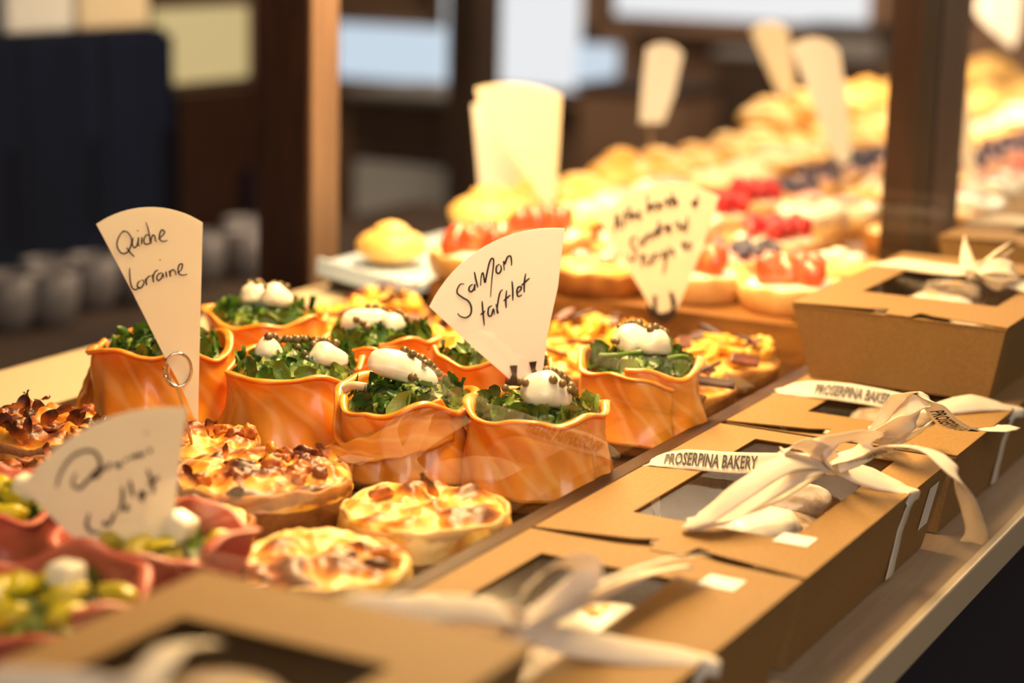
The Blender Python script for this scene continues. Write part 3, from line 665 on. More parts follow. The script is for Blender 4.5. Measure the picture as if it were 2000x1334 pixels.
# ---------------------------------------------------------------- name cards
def toplane(p0, n, off=0):
    q = p0+n*off; return lambda px, py: atplane(px, py, q, n)
def fan_card(label, base_px, depth_pt, turn, outline, strokes, m, ink, inkr=.0005, holder=None, th=.0005, name='price_card', pin=None, grp='fan shaped name cards'):
    p0 = V(depth_pt); n = (CAM-p0); n.z = 0; n.normalize(); n = Matrix.Rotation(turn, 3, 'Z') @ n
    f0 = toplane(p0, n); base = V(depth_pt)
    t = empty(name, base, 0, label, 'card', grp); loc = V(t.location)
    vs, fs = plate2(outline, [], lambda a, b: f0(a, b)-loc, -n*th)
    fixn(pyd('card_sheet', vs, fs, m, t, False))
    if strokes:
        f1 = toplane(p0, n, .0004); parts = []
        for s in strokes:
            pts = [f1(*q)-loc for q in s]
            if len(pts) == 1: pts = [pts[0], pts[0]+V((0,0,.0006))]
            parts.append(tube_geo(catmull(pts, 5), inkr, 6, True))
        pyd('handwriting', *merge(parts), ink, t)
    if pin:
        e = atplane(*pin, p0, n)-n*.0015; tube('wire_pin', [e+V((0,0,.004))-loc, V((e.x, e.y, .5*(e.z+.035)))-loc, V((e.x, e.y, .034))-loc], .0011, m_steel, t)
    return t, loc, n, f0
def arc_outline(L_, T, R_, bottom, n=16):
    """fan outline: left corner, a point on the arc, right corner, then the bottom points"""
    (x1,y1),(x2,y2),(x3,y3) = L_, T, R_
    d = 2*(x1*(y2-y3)+x2*(y3-y1)+x3*(y1-y2))
    ux = ((x1*x1+y1*y1)*(y2-y3)+(x2*x2+y2*y2)*(y3-y1)+(x3*x3+y3*y3)*(y1-y2))/d
    uy = ((x1*x1+y1*y1)*(x3-x2)+(x2*x2+y2*y2)*(x1-x3)+(x3*x3+y3*y3)*(x2-x1))/d
    r = math.hypot(x1-ux, y1-uy); a1 = math.atan2(y1-uy, x1-ux); a3 = math.atan2(y3-uy, x3-ux)
    if a3 < a1: a3 += 2*math.pi
    return [(ux+r*math.cos(a1+(a3-a1)*i/n), uy+r*math.sin(a1+(a3-a1)*i/n)) for i in range(n+1)]+bottom
def sc(ss, ox, oy, k): return [[(ox+x*k, oy+y*k) for x, y in s] for s in ss]
QL = sc([[(315,240),(290,250),(268,290),(262,330),(275,365),(300,385),(330,375),(350,340),(358,300),(345,262),(320,240),(295,238)],[(325,345),(345,375),(375,405)],
 [(368,278),(362,320),(372,345),(390,335),(400,300),(403,280),(400,325),(412,335)],[(425,275),(422,325)],[(397,240)],[(475,270),(455,262),(438,290),(442,320),(465,322),(480,315)],
 [(450,180),(465,225),(478,300),(482,318),(484,290),(495,264),(508,272),(512,300),(522,305)],[(530,290),(555,270),(572,245),(555,230),(540,255),(540,290),(560,305),(592,298)],
 [(345,478),(345,520),(350,570),(360,605),(380,620),(400,610),(410,600)],[(415,560),(398,575),(395,600),(412,610),(432,590),(438,565),(420,555)],[(445,545),(455,590),(452,560),(465,535),(485,530)],
 [(490,520),(500,570),(497,540),(508,505),(530,490)],[(560,510),(535,515),(520,540),(530,560),(550,545),(562,515),(565,545)],[(580,500),(585,540)],[(543,430)],
 [(600,495),(610,535),(608,505),(625,490),(640,500),(645,525)],[(655,510),(680,490),(688,455),(670,455),(660,480),(665,515),(690,525),(720,518)]], 150, 380, .3)
t, loc, n, f0 = fan_card('cream fan card reading Quiche Lorraine held by a spiral of steel wire', None, (-.1878,-.1030,.012), .12,
   arc_outline((188,438), (290,405), (396,435), [(391,640),(388,760),(387,822),(378,815),(362,775),(345,740),(318,690),(258,570)]), QL, m_paper, m_ink, .00042)
f1 = toplane(V((-.1878,-.1030,.012)), n, .0014); f2 = toplane(V((-.1878,-.1030,.012)), n, -.0018)
ring = []
for k in range(31):
    a = -0.75+k/30*2*math.pi*1.42; rr = 1-.06*k/30
    ring.append((f1 if k < 19 else f2)(347+27*rr*math.cos(-a+2.0), 722+33*rr*math.sin(-a+2.0))-loc)
tube('wire_ring', ring, .0009, m_steel, t, 8, 3)
tube('wire_pin', [f2(352,690)-loc, f2(333,705)-loc, f2(330,735)-loc, f2(348,765)-loc, f2(368,840)-loc, f2(388,932)-loc], .00085, m_steel, t, 8, 8)
SL = sc([[(290,450),(265,450),(245,480),(245,510),(275,535),(315,560),(335,600),(330,645),(300,668),(265,660),(245,640)],[(345,450),(325,465),(320,490),(335,500),(352,480),(358,450),(358,495)],
 [(355,370),(365,420),(378,472)],[(395,460),(400,400),(410,375),(418,410),(425,440),(435,390),(450,320),(465,285),(480,290),(478,340),(468,430),(460,535)],
 [(520,320),(500,335),(498,370),(515,380),(530,355),(525,325)],[(550,360),(545,300),(552,320),(570,275),(590,268),(597,300),(597,330)],
 [(405,560),(410,620),(420,720)],[(395,650),(425,625)],[(470,590),(448,605),(445,650),(465,655),(480,610),(485,650)],[(495,580),(510,640),(503,610),(520,510),(540,485)],
 [(565,490),(560,550),(562,605)],[(545,560),(590,520)],[(600,430),(605,490),(605,558)],[(630,510),(655,490),(660,470),(640,470),(632,500),(640,530),(665,520)],[(690,380),(680,440),(680,505)],[(660,460),(715,410)]], 820, 420, .3)
def clip(t, loc, n, p0, k, ox, oy, prongs, base):
    fr = toplane(p0, n, .0012)
    for q in prongs:
        vs, fs = plate2([(ox+x*k, oy+y*k) for x, y in q], [], lambda a, b: fr(a, b)-loc, -n*.0016); fixn(pyd('clip_prong', vs, fs, m_blackplastic, t, False))
    vs, fs = plate2([(ox+x*k, oy+y*k) for x, y in base], [], lambda a, b: fr(a, b)-loc, -n*.006); fixn(pyd('clip_base', vs, fs, m_blackplastic, t, False))
SP = (-.085,.058,.05)
t, loc, n, f0 = fan_card('white fan card reading Salmon tartlet standing behind the nearest salmon tartlet', None, SP, .0,
   arc_outline((838,599), (960,474), (1103,446), [(1090,560),(1068,660),(1058,748),(1000,745),(930,684)]), SL, m_paper2, m_ink2, .00055)
clip(t, loc, n, V(SP), .3, 820, 420, [[(585,985),(635,980),(630,1040),(640,1090),(600,1112),(570,1100),(600,1040)],[(712,960),(760,955),(752,1000),(777,1045),(740,1062),(725,1010)]],
   [(555,1075),(590,1095),(640,1075),(740,1050),(780,1045),(780,1130),(700,1180),(555,1125)])
AT = sc([[(238,540),(262,375),(285,470),(300,520)],[(240,480),(300,455)],[(320,360),(335,480),(325,430),(350,330)],[(372,290),(390,445)],[(350,400),(400,370)],[(395,430),(392,380),(415,370),(420,415)],[(435,370),(440,420)],[(430,330)],[(495,350),(465,360),(468,410),(500,405)],
 [(545,190),(550,360),(560,300),(580,290),(585,345)],[(610,330),(600,290),(635,270),(655,290),(640,335),(615,330)],[(690,320),(665,290),(700,270)],[(720,270),(715,240),(740,240),(735,290),(765,300)],[(775,170),(780,310)],[(750,250),(800,225)],[(820,230),(795,250),(825,270),(800,300)],[(1015,190),(1000,290),(960,270),(1000,250),(985,320)],
 [(445,590),(400,600),(395,660),(430,700),(430,780),(390,800),(370,740)],[(480,590),(475,650),(510,650),(520,580),(525,640)],[(540,620),(545,570),(575,560),(580,620)],[(600,600),(620,520),(640,590)],[(650,430),(645,580)],[(670,560),(670,500),(700,480)],[(715,470),(720,540)],[(740,520),(760,490),(740,480),(745,540),(775,530)],[(800,480),(830,450),(850,500),(820,520)],[(920,390),(905,520),(870,500),(900,450)],
 [(490,740),(495,870)],[(470,780),(530,750)],[(540,770),(530,820),(560,840),(590,790),(570,750)],[(600,840),(605,760),(640,750),(650,800)],[(670,740),(700,720),(690,780),(720,760)],[(745,670),(690,930)],[(750,760),(780,700),(800,770)],[(880,620),(885,710)],[(860,660),(905,640)],[(915,650),(905,690),(940,700),(950,650),(920,640)]], 1150, 340, .2099)
AP = (-.1300,.366,.04)
t, loc, n, f0 = fan_card('cream fan card reading Artichokes and Sundried tomato in front of the fruit tart board', None, AP, -.1,
   arc_outline((1170,430), (1310,361), (1405,384), [(1370,490),(1325,600),(1290,612),(1270,598)]), AT, m_paper, m_ink2, .0009)
clip(t, loc, n, V(AP), .2099, 1150, 340, [[(595,1130),(630,1130),(635,1290),(600,1290)],[(745,1100),(780,1100),(815,1200),(800,1270),(770,1240)]], [(540,1200),(600,1270),(660,1300),(740,1290),(800,1220),(815,1330),(700,1400),(560,1330)])
PT = sc([[(345,740),(380,620),(460,500),(560,440),(660,440),(710,520),(700,620),(610,680),(540,750),(480,710),(510,620)],[(720,560),(640,640),(690,650),(730,560),(740,610)],[(770,590),(800,530)],[(830,560),(870,540),(880,560),(850,570),(900,550)],[(920,520),(940,500)],[(960,500),(1000,470),(1000,490),(1040,460),(1050,480),(1090,440)],[(1130,410),(1135,450)],[(1100,290)],
 [(620,960),(600,1060),(650,1120),(720,1110)],[(760,1020),(740,1050),(790,1050),(830,970),(850,960)],[(900,730),(900,850),(870,950)],[(960,920),(920,930),(950,880)],[(960,680),(990,820)],[(1060,830),(1090,800),(1060,780),(1050,830),(1080,860)],[(1110,590),(1150,700),(1160,790)],[(1110,720),(1210,650)]], 30, 780, .2324)
t, loc, n, f0 = fan_card('blurred fan card reading Pastrami tartlet nearest to the camera at the lower left', None, (-.105,-.292,.055), .0,
   arc_outline((42,952), (180,830), (366,797), [(352,900),(340,1000),(325,1045),(250,1062),(178,1076),(130,1040)]), PT, m_paper, m_ink, .0008)
pb = V((-.105,-.292,.055)); tube('wire_pin', [toplane(pb, n, -.002)(250,1040)-loc, toplane(pb, n, -.002)(255,1100)-loc], .0009, m_steel, t)
fan_card('large blurred cream card standing among the tarts left of the picture centre', None, atz(1060,400,.05), .35,
   arc_outline((928,172), (1010,163), (1097,186), [(1093,260),(1084,390),(1062,402),(1045,370),(985,280),(940,220)]), [], m_paper, m_ink, pin=(1062,402))
fan_card('plain white card just behind the large cream card', None, atz(1020,398,.05)+V((-.02,.05,0)), .2,
   arc_outline((922,205), (975,190), (1050,210), [(1052,330),(1035,395),(985,402),(938,385)]), [], m_paper2, m_ink, pin=(1010,400))
fan_card('tall narrow blurred white card in the rows of cakes left of the dark post', None, atz(1640,322,.075), .2,
   arc_outline((1545,92), (1590,72), (1640,100), [(1655,200),(1662,310),(1645,325),(1625,300),(1580,180)]), [], m_paper2, m_ink, pin=(1645,325))
fan_card('farther narrow cream card beyond the tall white card', None, atx(1545,215,-.44), .4,
   arc_outline((1466,62), (1500,42), (1540,60), [(1550,130),(1556,215),(1535,215),(1510,160)]), [], m_paper, m_ink, pin=(1535,215))
fan_card('small blurred greyish card at the back of the far cakes', None, atx(1272,238,-.45), .4,
   arc_outline((1262,96), (1300,84), (1334,104), [(1318,180),(1296,240),(1250,240),(1255,160)]), [], m_paper2, m_ink, pin=(1272,238))
fan_card('white card beyond the dark post in the top right corner', None, atx(1970,100,-.30), .5,
   arc_outline((1902,20), (1940,-30), (1998,-10), [(1992,60),(1978,95),(1960,80),(1920,45)]), [], m_paper2, m_ink, pin=(1960,80))
fan_card('slim pale card just right of the dark post above the farthest box', None, atz(1895,372,.05), .4,
   arc_outline((1866,170), (1878,160), (1892,172), [(1900,260),(1908,370),(1893,375),(1872,280)]), [], m_paper, m_ink, pin=(1893,375))

# ---------------------------------------------------------------- kraft boxes with ribbons
def text_mesh(s):
    cu = bpy.data.curves.new('t', 'FONT'); cu.body = s; cu.size = 1; cu.resolution_u = 2; cu.offset = .025
    o = bpy.data.objects.new('t', cu); COL.objects.link(o); bpy.context.view_layer.update()
    me = bpy.data.meshes.new_from_object(o.evaluated_get(bpy.context.evaluated_depsgraph_get()))
    vs = [v.co.copy() for v in me.vertices]; fs = [tuple(p.vertices) for p in me.polygons]
    bpy.data.objects.remove(o); bpy.data.curves.remove(cu); bpy.data.meshes.remove(me)
    x0 = min(v.x for v in vs); x1 = max(v.x for v in vs); y0 = min(v.y for v in vs); y1 = max(v.y for v in vs)
    return [((v.x-x0)/(x1-x0), (v.y-y0)/(y1-y0)) for v in vs], fs
TXT = text_mesh('PROSERPINA BAKERY')
def ribbon(name, pts, width, parent, loc, roll=0, m=None, wfn=None, text=None, n=10):
    """band along pts (world, minus loc). roll: angle (or list per point) turning the width from flat to upright.
    text: (start, end, side, flip) fractions along the band."""
    P = catmull([V(p)-loc for p in pts], n); k = len(P)
    rl = roll if isinstance(roll, (list, tuple)) else [roll]*len(pts)
    def rv(i):
        f = i/(k-1)*(len(pts)-1); a = int(min(f, len(pts)-2)); return rl[a]+(rl[a+1]-rl[a])*(f-a)
    fr = []; pn = None; cum = [0]
    for i in range(1, k): cum.append(cum[-1]+(P[i]-P[i-1]).length)
    prev = None
    for i in range(k):
        t = (P[min(i+1,k-1)]-P[max(i-1,0)]).normalized(); side = t.cross(V((0,0,1)))
        if side.length < .25 and prev is not None: side = prev-t*prev.dot(t)
        if side.length < 1e-4: side = V((0,1,0))
        side.normalize()
        if prev is not None and side.dot(prev) < 0: side = -side
        prev = side; up = side.cross(t).normalized(); a = rv(i)
        fr.append((side*math.cos(a)+up*math.sin(a), up*math.cos(a)-side*math.sin(a)))
    M_ = 6; vs, fs = [], []
    for i in range(k):
        w = width*(wfn(cum[i]/cum[-1]) if wfn else 1)
        for j in range(M_+1):
            b = j/M_-.5; vs.append(P[i]+fr[i][0]*w*b+fr[i][1]*(.0004*math.cos(b*6)+.0005*noise.noise(V((i*.3,b*2,w*900)))))
    for i in range(k-1):
        for j in range(M_): a = i*(M_+1)+j; fs.append((a, a+1, a+M_+2, a+M_+1))
    o = pyd(name, vs, fs, m or m_ribbon, parent); sd = o.modifiers.new('s', 'SOLIDIFY'); sd.thickness = .0004; sd.offset = 0
    if text:
        s0, s1, sgn, flip = text; tv, tf = TXT; out = []
        for x, y in tv:
            if flip: x, y = 1-x, 1-y
            s = (s0+(s1-s0)*x)*cum[-1]; i = 0
            while i < k-2 and cum[i+1] < s: i += 1
            f = (s-cum[i])/max(1e-9, cum[i+1]-cum[i]); p = P[i].lerp(P[i+1], f); sd_ = fr[i][0].lerp(fr[i+1][0], f); nn = fr[i][1].lerp(fr[i+1][1], f)
            if nn.dot(CAM-loc-p) < 0: nn = -nn
            if nn.cross(P[i+1]-P[i]).dot(sd_) < 0: sd_ = -sd_
            out.append(p+sd_*((y-.5)*width*.66)+nn*.0011)
        lt = pyd('lettering', out, tf, m_print, o, False)
    return o
ZT, ZU, H, LN, WD, INS = .020, .0725, .052, .243, .1435, .011
def kraft_box(label, x0, y0, ztop, ln=LN, wd=WD, win=(.028,.045,.118,.205), sticker=None, slits='near', grp='kraft boxes', cakecol=None, cake=True, side_sticker=None):
    loc = V((x0+wd/2, y0+ln/2, ztop-H)); t = empty('cake_box', loc, 0, label, 'box', grp)
    hx, hy = wd/2, ln/2; b = INS; z1 = H-.0007
    O = [(-hx,-hy),(hx,-hy),(hx,hy),(-hx,hy)]; I = [(-hx+b,-hy+b),(hx-b,-hy+b),(hx-b,hy-b),(-hx+b,hy-b)]
    vs = [V((x,y,.0004)) for x,y in I]+[V((x,y,z1)) for x,y in O]; fs = [(3,2,1,0)]+[(i,(i+1)%4,(i+1)%4+4,i+4) for i in range(4)]
    bd_ = pyd('box_body', vs, fs, m_kraft, t, False); sd = bd_.modifiers.new('s', 'SOLIDIFY'); sd.thickness = .0006; sd.offset = -1
    wx0, wy0, wx1, wy1 = win; wn = [(-hx+wx0,-hy+wy0),(-hx+wx1,-hy+wy0),(-hx+wx1,-hy+wy1),(-hx+wx0,-hy+wy1)]
    A1, A2, A3 = (.050, .0110), (.0575, .0150), (.0620, .0162); q_ = lambda p: (-hx+p[0], -hy+p[1])
    e = .0006; C1, C2, C3 = (.0935, .0102), (.0875, .0138), (.0830, .0150)
    outer = [q_((-e,.0006)), q_(A1), q_(A2), q_(A3), q_((.0640,-e)), q_((.0810,-e)), q_(C3), q_(C2), q_(C1), q_((wd+e,.0006)), (hx+e,hy+.0004), (-hx-e,hy+.0004)]
    plate('box_lid', outer, [wn], H, .0007, m_kraft, t)
    fl = [[q_((-e,-e)), q_((.0637,-e)), q_((.0618,.0195)), q_((.030,.0120)), q_((-e,.0045))], [q_((.0813,-e)), q_((wd+e,-e)), q_((wd+e,.0045)), q_((.110,.0120)), q_((.0832,.0185))]]
    prts = [plate2(f_, [], lambda a, b: V((a, b, H-.0004-.0030*min(1, max(0, (b+hy+e)/.010)))), V((0,0,-.0006))) for f_ in fl]
    fixn(pyd('tuck_flap', *merge(prts), m_kraft, t, False))
    g = .004; pyd('window_film', [(wn[0][0]-g,wn[0][1]-g,H-.0008),(wn[1][0]+g,wn[1][1]-g,H-.0008),(wn[2][0]+g,wn[2][1]+g,H-.0008),(wn[3][0]-g,wn[3][1]+g,H-.0008)], [(0,1,2,3)], m_film, t, False)
    if sticker:
        sx, sy = sticker; box('sticker', (sx-.009-x0-hx, sy-.008-y0-hy, H+.0008), (sx+.009-x0-hx, sy+.008-y0-hy, H+.0010), m_sticker, t)
    if side_sticker is not None:
        sy = side_sticker-y0-hy; f = lambda z: hx-b*(1-z/H)+.0006
        pyd('side_sticker', [(f(.018),sy-.009,.018),(f(.018),sy+.009,.018),(f(.044),sy+.009,.044),(f(.044),sy-.009,.044)], [(0,1,2,3)], m_sticker, t, False)
    return t, loc
def cake(label, x, y, z, seed, kind='ring', group='sugared cakes in the boxes'):
    t = empty('sugared_cake', (x, y, z), 0, label, 'cake', group); rng = random.Random(seed)
    f_ = [blob((0,0,.019), (.040,.085,.018), seed, .08, 2, 4)]
    pyd('cake_body', *merge(f_), m_sugar, t)
    for k in range(3):
        v, f = blob((rng.uniform(-.006,.006), -.052+.052*k, .0345), (.026,.024,.009), seed+k, .12, 1.6, 3); pyd('icing_swirl', v, f, m_cream if k == seed % 3 else m_sugar, t)
        v, f = blob((rng.uniform(-.006,.006), -.052+.052*k, .0405), (.009,.009,.004), seed+k, .2, 2, 2); pyd('topping', v, f, m_custard, t)
    return t
a = atz
# nearest lower boxes
B2, l2 = kraft_box('kraft box in the middle of the lower row with a big white bow', .024, -.104, ZT, sticker=(.1435,-.052), win=(.031,.050,.117,.222), grp='kraft boxes on the shelf', side_sticker=.112)
B1, l1 = kraft_box('blurred kraft box with a white sticker, next in front of the middle one', .024, -.350, ZT, sticker=(.137,-.131), win=(.022,.04,.092,.212), grp='kraft boxes on the shelf')
B3, l3 = kraft_box('kraft box lying under the upper box with printed ribbon across its lid', .024, .148, ZT, win=(.034,.050,.112,.2), grp='kraft boxes on the shelf')
BN, ln_ = kraft_box('kraft box under the nearest stacked box at the bottom of the photo', .024, -.596, ZT, grp='kraft boxes on the shelf')
B3b, _ = kraft_box('kraft box at shelf level behind the one with printed ribbon', .024, .398, ZT, grp='kraft boxes on the shelf')
B3c, _ = kraft_box('kraft box at shelf level beneath the farthest upper box', .024, .648, ZT, grp='kraft boxes on the shelf')
B4, l4 = kraft_box('sharp upper kraft box with upright ribbon ends, stacked in front of the dark post', .016, .276, ZU, win=(.026,.066,.120,.200), grp='kraft boxes stacked on top')
B5, l5 = kraft_box('farther upper kraft box cut off by the right edge beyond the dark post', .016, .612, ZU, win=(.045,.060,.118,.2), grp='kraft boxes stacked on top')
B0, l0 = kraft_box('very blurred stacked kraft box at the bottom left, nearest to the camera', .018, -.608, ZU, win=(.024,.03,.112,.2), grp='kraft boxes stacked on top')
cake('powdered cake seen through the window of the middle kraft box', .094, .012, -.0305, 1)
cake('pale iced cake in the box in front of the middle one', .094, -.225, -.0305, 2)
cake('cake in the dark window under the printed ribbon', .094, .268, -.0305, 3)
cake('white iced cake filling the window of the sharp upper box', .079, .400, .0225, 4)
cake('white cake in the farther upper box at the right edge', .083, .730, .0225, 5)
cake('blurred whitish cake in the stacked box nearest to the camera', .088, -.488, .0225, 6)
# clear wrapper label writing on the sharp upper box
wr = sc([[(975,450),(1010,455),(1040,430)],[(1060,425),(1080,435),(1075,450)],[(1100,410),(1115,440)],[(1120,400),(1125,430),(1150,400),(1160,430),(1185,400)],[(1190,415),(1205,395),(1185,400),(1195,425),(1245,405)],[(1150,380),(1175,372)]], 1500, 420, .29976)
prt = [tube_geo(catmull([atz(px, py, ZU+.0008)-l4 for px, py in s], 5), .00035, 5) for s in wr]
pyd('handwriting', *merge(prt), m_ink2, [o for o in B4.children if o.name.startswith('window_film')][0])
def q(*pz): return [a(x, y, z) for x, y, z in pz]
RW = .0130
def wrapband(t, loc, x0, x1, yl, yr, ztop, knot, text=None, w=RW):
    zt = ztop+.0016; zb = ztop-H+.002
    L_ = [V((x0+INS-.0015, yl, zb)), V((x0+.004, yl, ztop-.016)), V((x0-.0007, yl, ztop-.002)), V((x0+.002, yl+.0003, zt)), V((x0+.02, yl+(knot.y-yl)*.2, zt))]
    mid = V(((x0+knot.x)/2, (yl+knot.y)/2, zt+.0050)); L_[-1].z += .0034
    ribbon('ribbon_band', L_+[mid, knot], w, t, loc, roll=[0,0,0,-.1,-.75,-.85,-.6], wfn=lambda s: 1 if s < .85 else 1-.3*(s-.85)/.15, text=text)
    R_ = [knot, V(((x1+knot.x)/2, (yr+knot.y)/2, zt+.0048)), V((x1-.004, yr, zt)), V((x1+.0014, yr, ztop-.0015)), V((x1-.0035, yr, ztop-.020)), V((x1-INS+.0024, yr, zb))]
    ribbon('ribbon_band', R_, w, t, loc, roll=[-.6,-.7,-.1,0,0,0], wfn=lambda s: .7+.3*min(1, s/.15))
def knot_blob(t, loc, p, r=(.009,.007,.006), seed=1):
    v, f = blob(V(p)-loc, r, seed, .22, 1.8, 3); pyd('ribbon_knot', v, f, m_ribbon, t)
# box 2
k2 = a(1622, 906, ZT+.012); wrapband(B2, l2, .024, .1675, .0345, .062, ZT, k2, text=(.40,.74,1,False)); knot_blob(B2, l2, k2)
ribbon('ribbon_tail', q((1612,908,.034),(1560,925,.040),(1490,965,.034),(1410,1008,.028),(1345,1024,.024)), .012, B2, l2, .25)
ribbon('bow_loop', q((1612,905,.034),(1540,905,.048),(1455,955,.044),(1385,1005,.032),(1350,1020,.026),(1420,1018,.026),(1520,975,.028),(1600,925,.030)), .0115, B2, l2, .5)
ribbon('ribbon_tail', q((1625,905,.034),(1690,893,.042),(1745,872,.052),(1815,880,.054),(1866,925,.046),(1893,985,.028),(1908,1040,.006),(1898,1060,-.004)), .0125, B2, l2, [0,.2,.3,.15,0,-.2,-.2,-.2], text=(.08,.36,1,False))
ribbon('bow_loop', q((1622,905,.036),(1600,878,.046),(1630,858,.054),(1680,850,.056),(1705,862,.050),(1680,888,.042),(1635,905,.036)), .013, B2, l2, .7)
ribbon('bow_loop', q((1615,905,.036),(1560,898,.044),(1530,885,.050),(1560,868,.052),(1600,880,.046),(1618,900,.038)), .013, B2, l2, .6)
# box 3
k3 = a(1726, 846, ZT+.012); wrapband(B3, l3, .024, .1675, .236, .279, ZT, V((k3.x, .236, ZT+.004)), text=(.50,.84,1,False)); knot_blob(B3, l3, k3, seed=2)
ribbon('bow_loop', q((1715,855,.032),(1738,815,.046),(1765,778,.060),(1795,766,.064),(1822,790,.058),(1850,822,.046),(1890,838,.036),(1950,838,.030),(1972,832,.026)), .0135, B3, l3, [.9,.9,.7,.2,.35,.35,.2,0,0], text=(.36,.68,1,False))
ribbon('bow_loop', q((1710,862,.030),(1740,845,.040),(1775,822,.050),(1800,800,.056),(1775,790,.058),(1745,815,.048),(1715,850,.034)), .0125, B3, l3, .9)
ribbon('ribbon_tail', q((1712,858,.030),(1745,862,.034),(1790,845,.038),(1822,822,.038)), .010, B3, l3, .9)
# box 4
k4 = a(1905, 532, ZU+.010); wrapband(B4, l4, .016, .1595, .452, .400, ZU, k4, w=.010); knot_blob(B4, l4, k4, (.007,.006,.005), 3)
ribbon('ribbon_tail', q((1893,528,ZU+.012),(1889,505,ZU+.018),(1886,482,ZU+.024),(1884,460,ZU+.030)), .012, B4, l4, 0, wfn=lambda s: max(.08, 1-s**1.5), text=None)
ribbon('ribbon_tail', q((1905,525,ZU+.012),(1925,508,ZU+.018),(1945,492,ZU+.022),(1962,480,ZU+.025)), .014, B4, l4, .6)
ribbon('ribbon_tail', q((1908,528,ZU+.011),(1935,518,ZU+.016),(1955,505,ZU+.019),(1972,496,ZU+.021)), .012, B4, l4, 1.0)
ribbon('bow_loop', q((1903,532,ZU+.010),(1925,548,ZU+.008),(1955,557,ZU+.006),(1985,545,ZU+.008),(1975,525,ZU+.016),(1940,520,ZU+.017),(1910,528,ZU+.012)), .011, B4, l4, .9, text=(.03,.22,-1,False))
ribbon('ribbon_tail', q((1905,535,ZU+.008),(1960,552,ZU+.007),(2010,545,ZU+.007),(2040,540,ZU+.004)), .010, B4, l4, .5)
# box 5
k5 = a(2030, 395, ZU+.012); wrapband(B5, l5, .016, .1595, .705, .70, ZU, V((.085,.70,ZU+.006)), w=.010); knot_blob(B5, l5, (.085,.70,ZU+.006), (.007,.006,.005), 4)
# box 1
k1 = a(1008, 1232, ZT+.014); wrapband(B1, l1, .024, .1675, -.232, -.226, ZT, k1); knot_blob(B1, l1, k1, seed=5)
ribbon('ribbon_tail', q((1010,1228,.036),(1090,1180,.042),(1190,1130,.042),(1290,1095,.038),(1370,1085,.032)), .0125, B1, l1, .4)
ribbon('ribbon_tail', q((1012,1232,.034),(1080,1205,.038),(1180,1155,.036),(1260,1120,.030),(1340,1105,.026)), .0115, B1, l1, .2)
ribbon('bow_loop', q((1005,1232,.034),(985,1200,.046),(900,1188,.056),(800,1190,.062),(700,1190,.064),(655,1215,.058),(700,1235,.050),(850,1215,.042),(990,1230,.036)), .0125, B1, l1, .8)
ribbon('bow_loop', q((1008,1235,.034),(1010,1180,.048),(1060,1120,.058),(1120,1095,.058),(1150,1120,.050),(1090,1180,.042),(1020,1230,.036)), .012, B1, l1, .7)
# box 0
k0 = a(760, 1390, ZU+.012); wrapband(B0, l0, .018, .1615, -.50, -.49, ZU, V((.088,-.49,ZU+.010))); knot_blob(B0, l0, (.088,-.49,ZU+.010), seed=6)
ribbon('ribbon_tail', [V((.088,-.49,ZU+.010)), V((.082,-.47,ZU+.014)), V((.074,-.452,ZU+.011)), V((.070,-.43,ZU+.004))], .0125, B0, l0, .1)

# ---------------------------------------------------------------- the shop behind
def slab(name, X, px0, py0, px1, py1, depth, m, parent=None, bev=.004):
    A_ = atx(px0, py0, X); B_ = atx(px1, py1, X)
    return (V((X-depth, A_.y, B_.z)), V((X, B_.y, A_.z)))
def place(name, cat, label, a_, b_, m, extra=(), group=None):
    c = V(((a_.x+b_.x)/2, (a_.y+b_.y)/2, min(a_.z, b_.z))); t = empty(name, c, 0, label, cat, group)
    box(extra[0] if extra else name+'_body', a_-c, b_-c, m, t, .004); return t, c
def px_x(px, X): return atx(px, 300, X).y
X1 = -1.55
# navy cupboard standing behind the counter at the left
def furniture(name, cat, label, X, px0, px1, ztop, depth, m, seams, zbot=-.9):
    y0, y1 = px_x(px0, X), px_x(px1, X); c = V((X-depth/2, (y0+y1)/2, zbot)); t = empty(name, c, 0, label, cat)
    box('carcass', V((X-depth, y0, zbot))-c, V((X-.018, y1, ztop))-c, m, t, .004)
    for k in range(seams):
        ya = y0+(y1-y0)*k/seams+.004; yb = y0+(y1-y0)*(k+1)/seams-.004
        d = box('door', V((X-.0175, ya, zbot+.06))-c, V((X, yb, ztop-.01))-c, m, t, .003)
        box('handle', V((X+.0005, yb-.03, ztop-.30))-c, V((X+.014, yb-.018, ztop-.16))-c, m_navy, d)
    return t
furniture('navy_cupboard', 'cupboard', 'dark navy cupboard with tall panels at the left edge behind the counter', X1, -120, 345, atx(150, 66, X1).z, .30, m_navy, 3)
z_s = atx(200, 620, X1+.25).z
ll = empty('low_cabinet', (X1+.10, 1.6, -.9), 0, 'low dark blue cabinet carrying the row of cups behind the counter', 'cabinet')
box('carcass', (-.09, -.9, .001), (.25, .72, z_s+.9-.03), m_navy, ll); box('top', (-.09, -.92, z_s+.9-.03), (.26, .74, z_s+.9), m_darkwall, ll)
cupv, cupf = lathe([(.001,0),(.026,0),(.034,.03),(.037,.075),(.034,.0755),(.031,.03),(.001,.006)], 24)
c0 = None
for k, px in enumerate((-10, 40, 92, 148, 205, 262, 330, 415, 470, 530)):
    p = atx(px, 560, X1+.22); loc = V((X1+.20+.03*((k*7) % 3-1), p.y, z_s+.0008))
    if c0 is None: c0 = pyd('cup', cupv, cupf, m_whitecup); o = c0
    else: o = c0.copy(); COL.objects.link(o)
    o.location = loc; tag(o, 'blurred grey white cup in the row on the low cabinet behind the counter', 'cup', 'cups on the low cabinet')
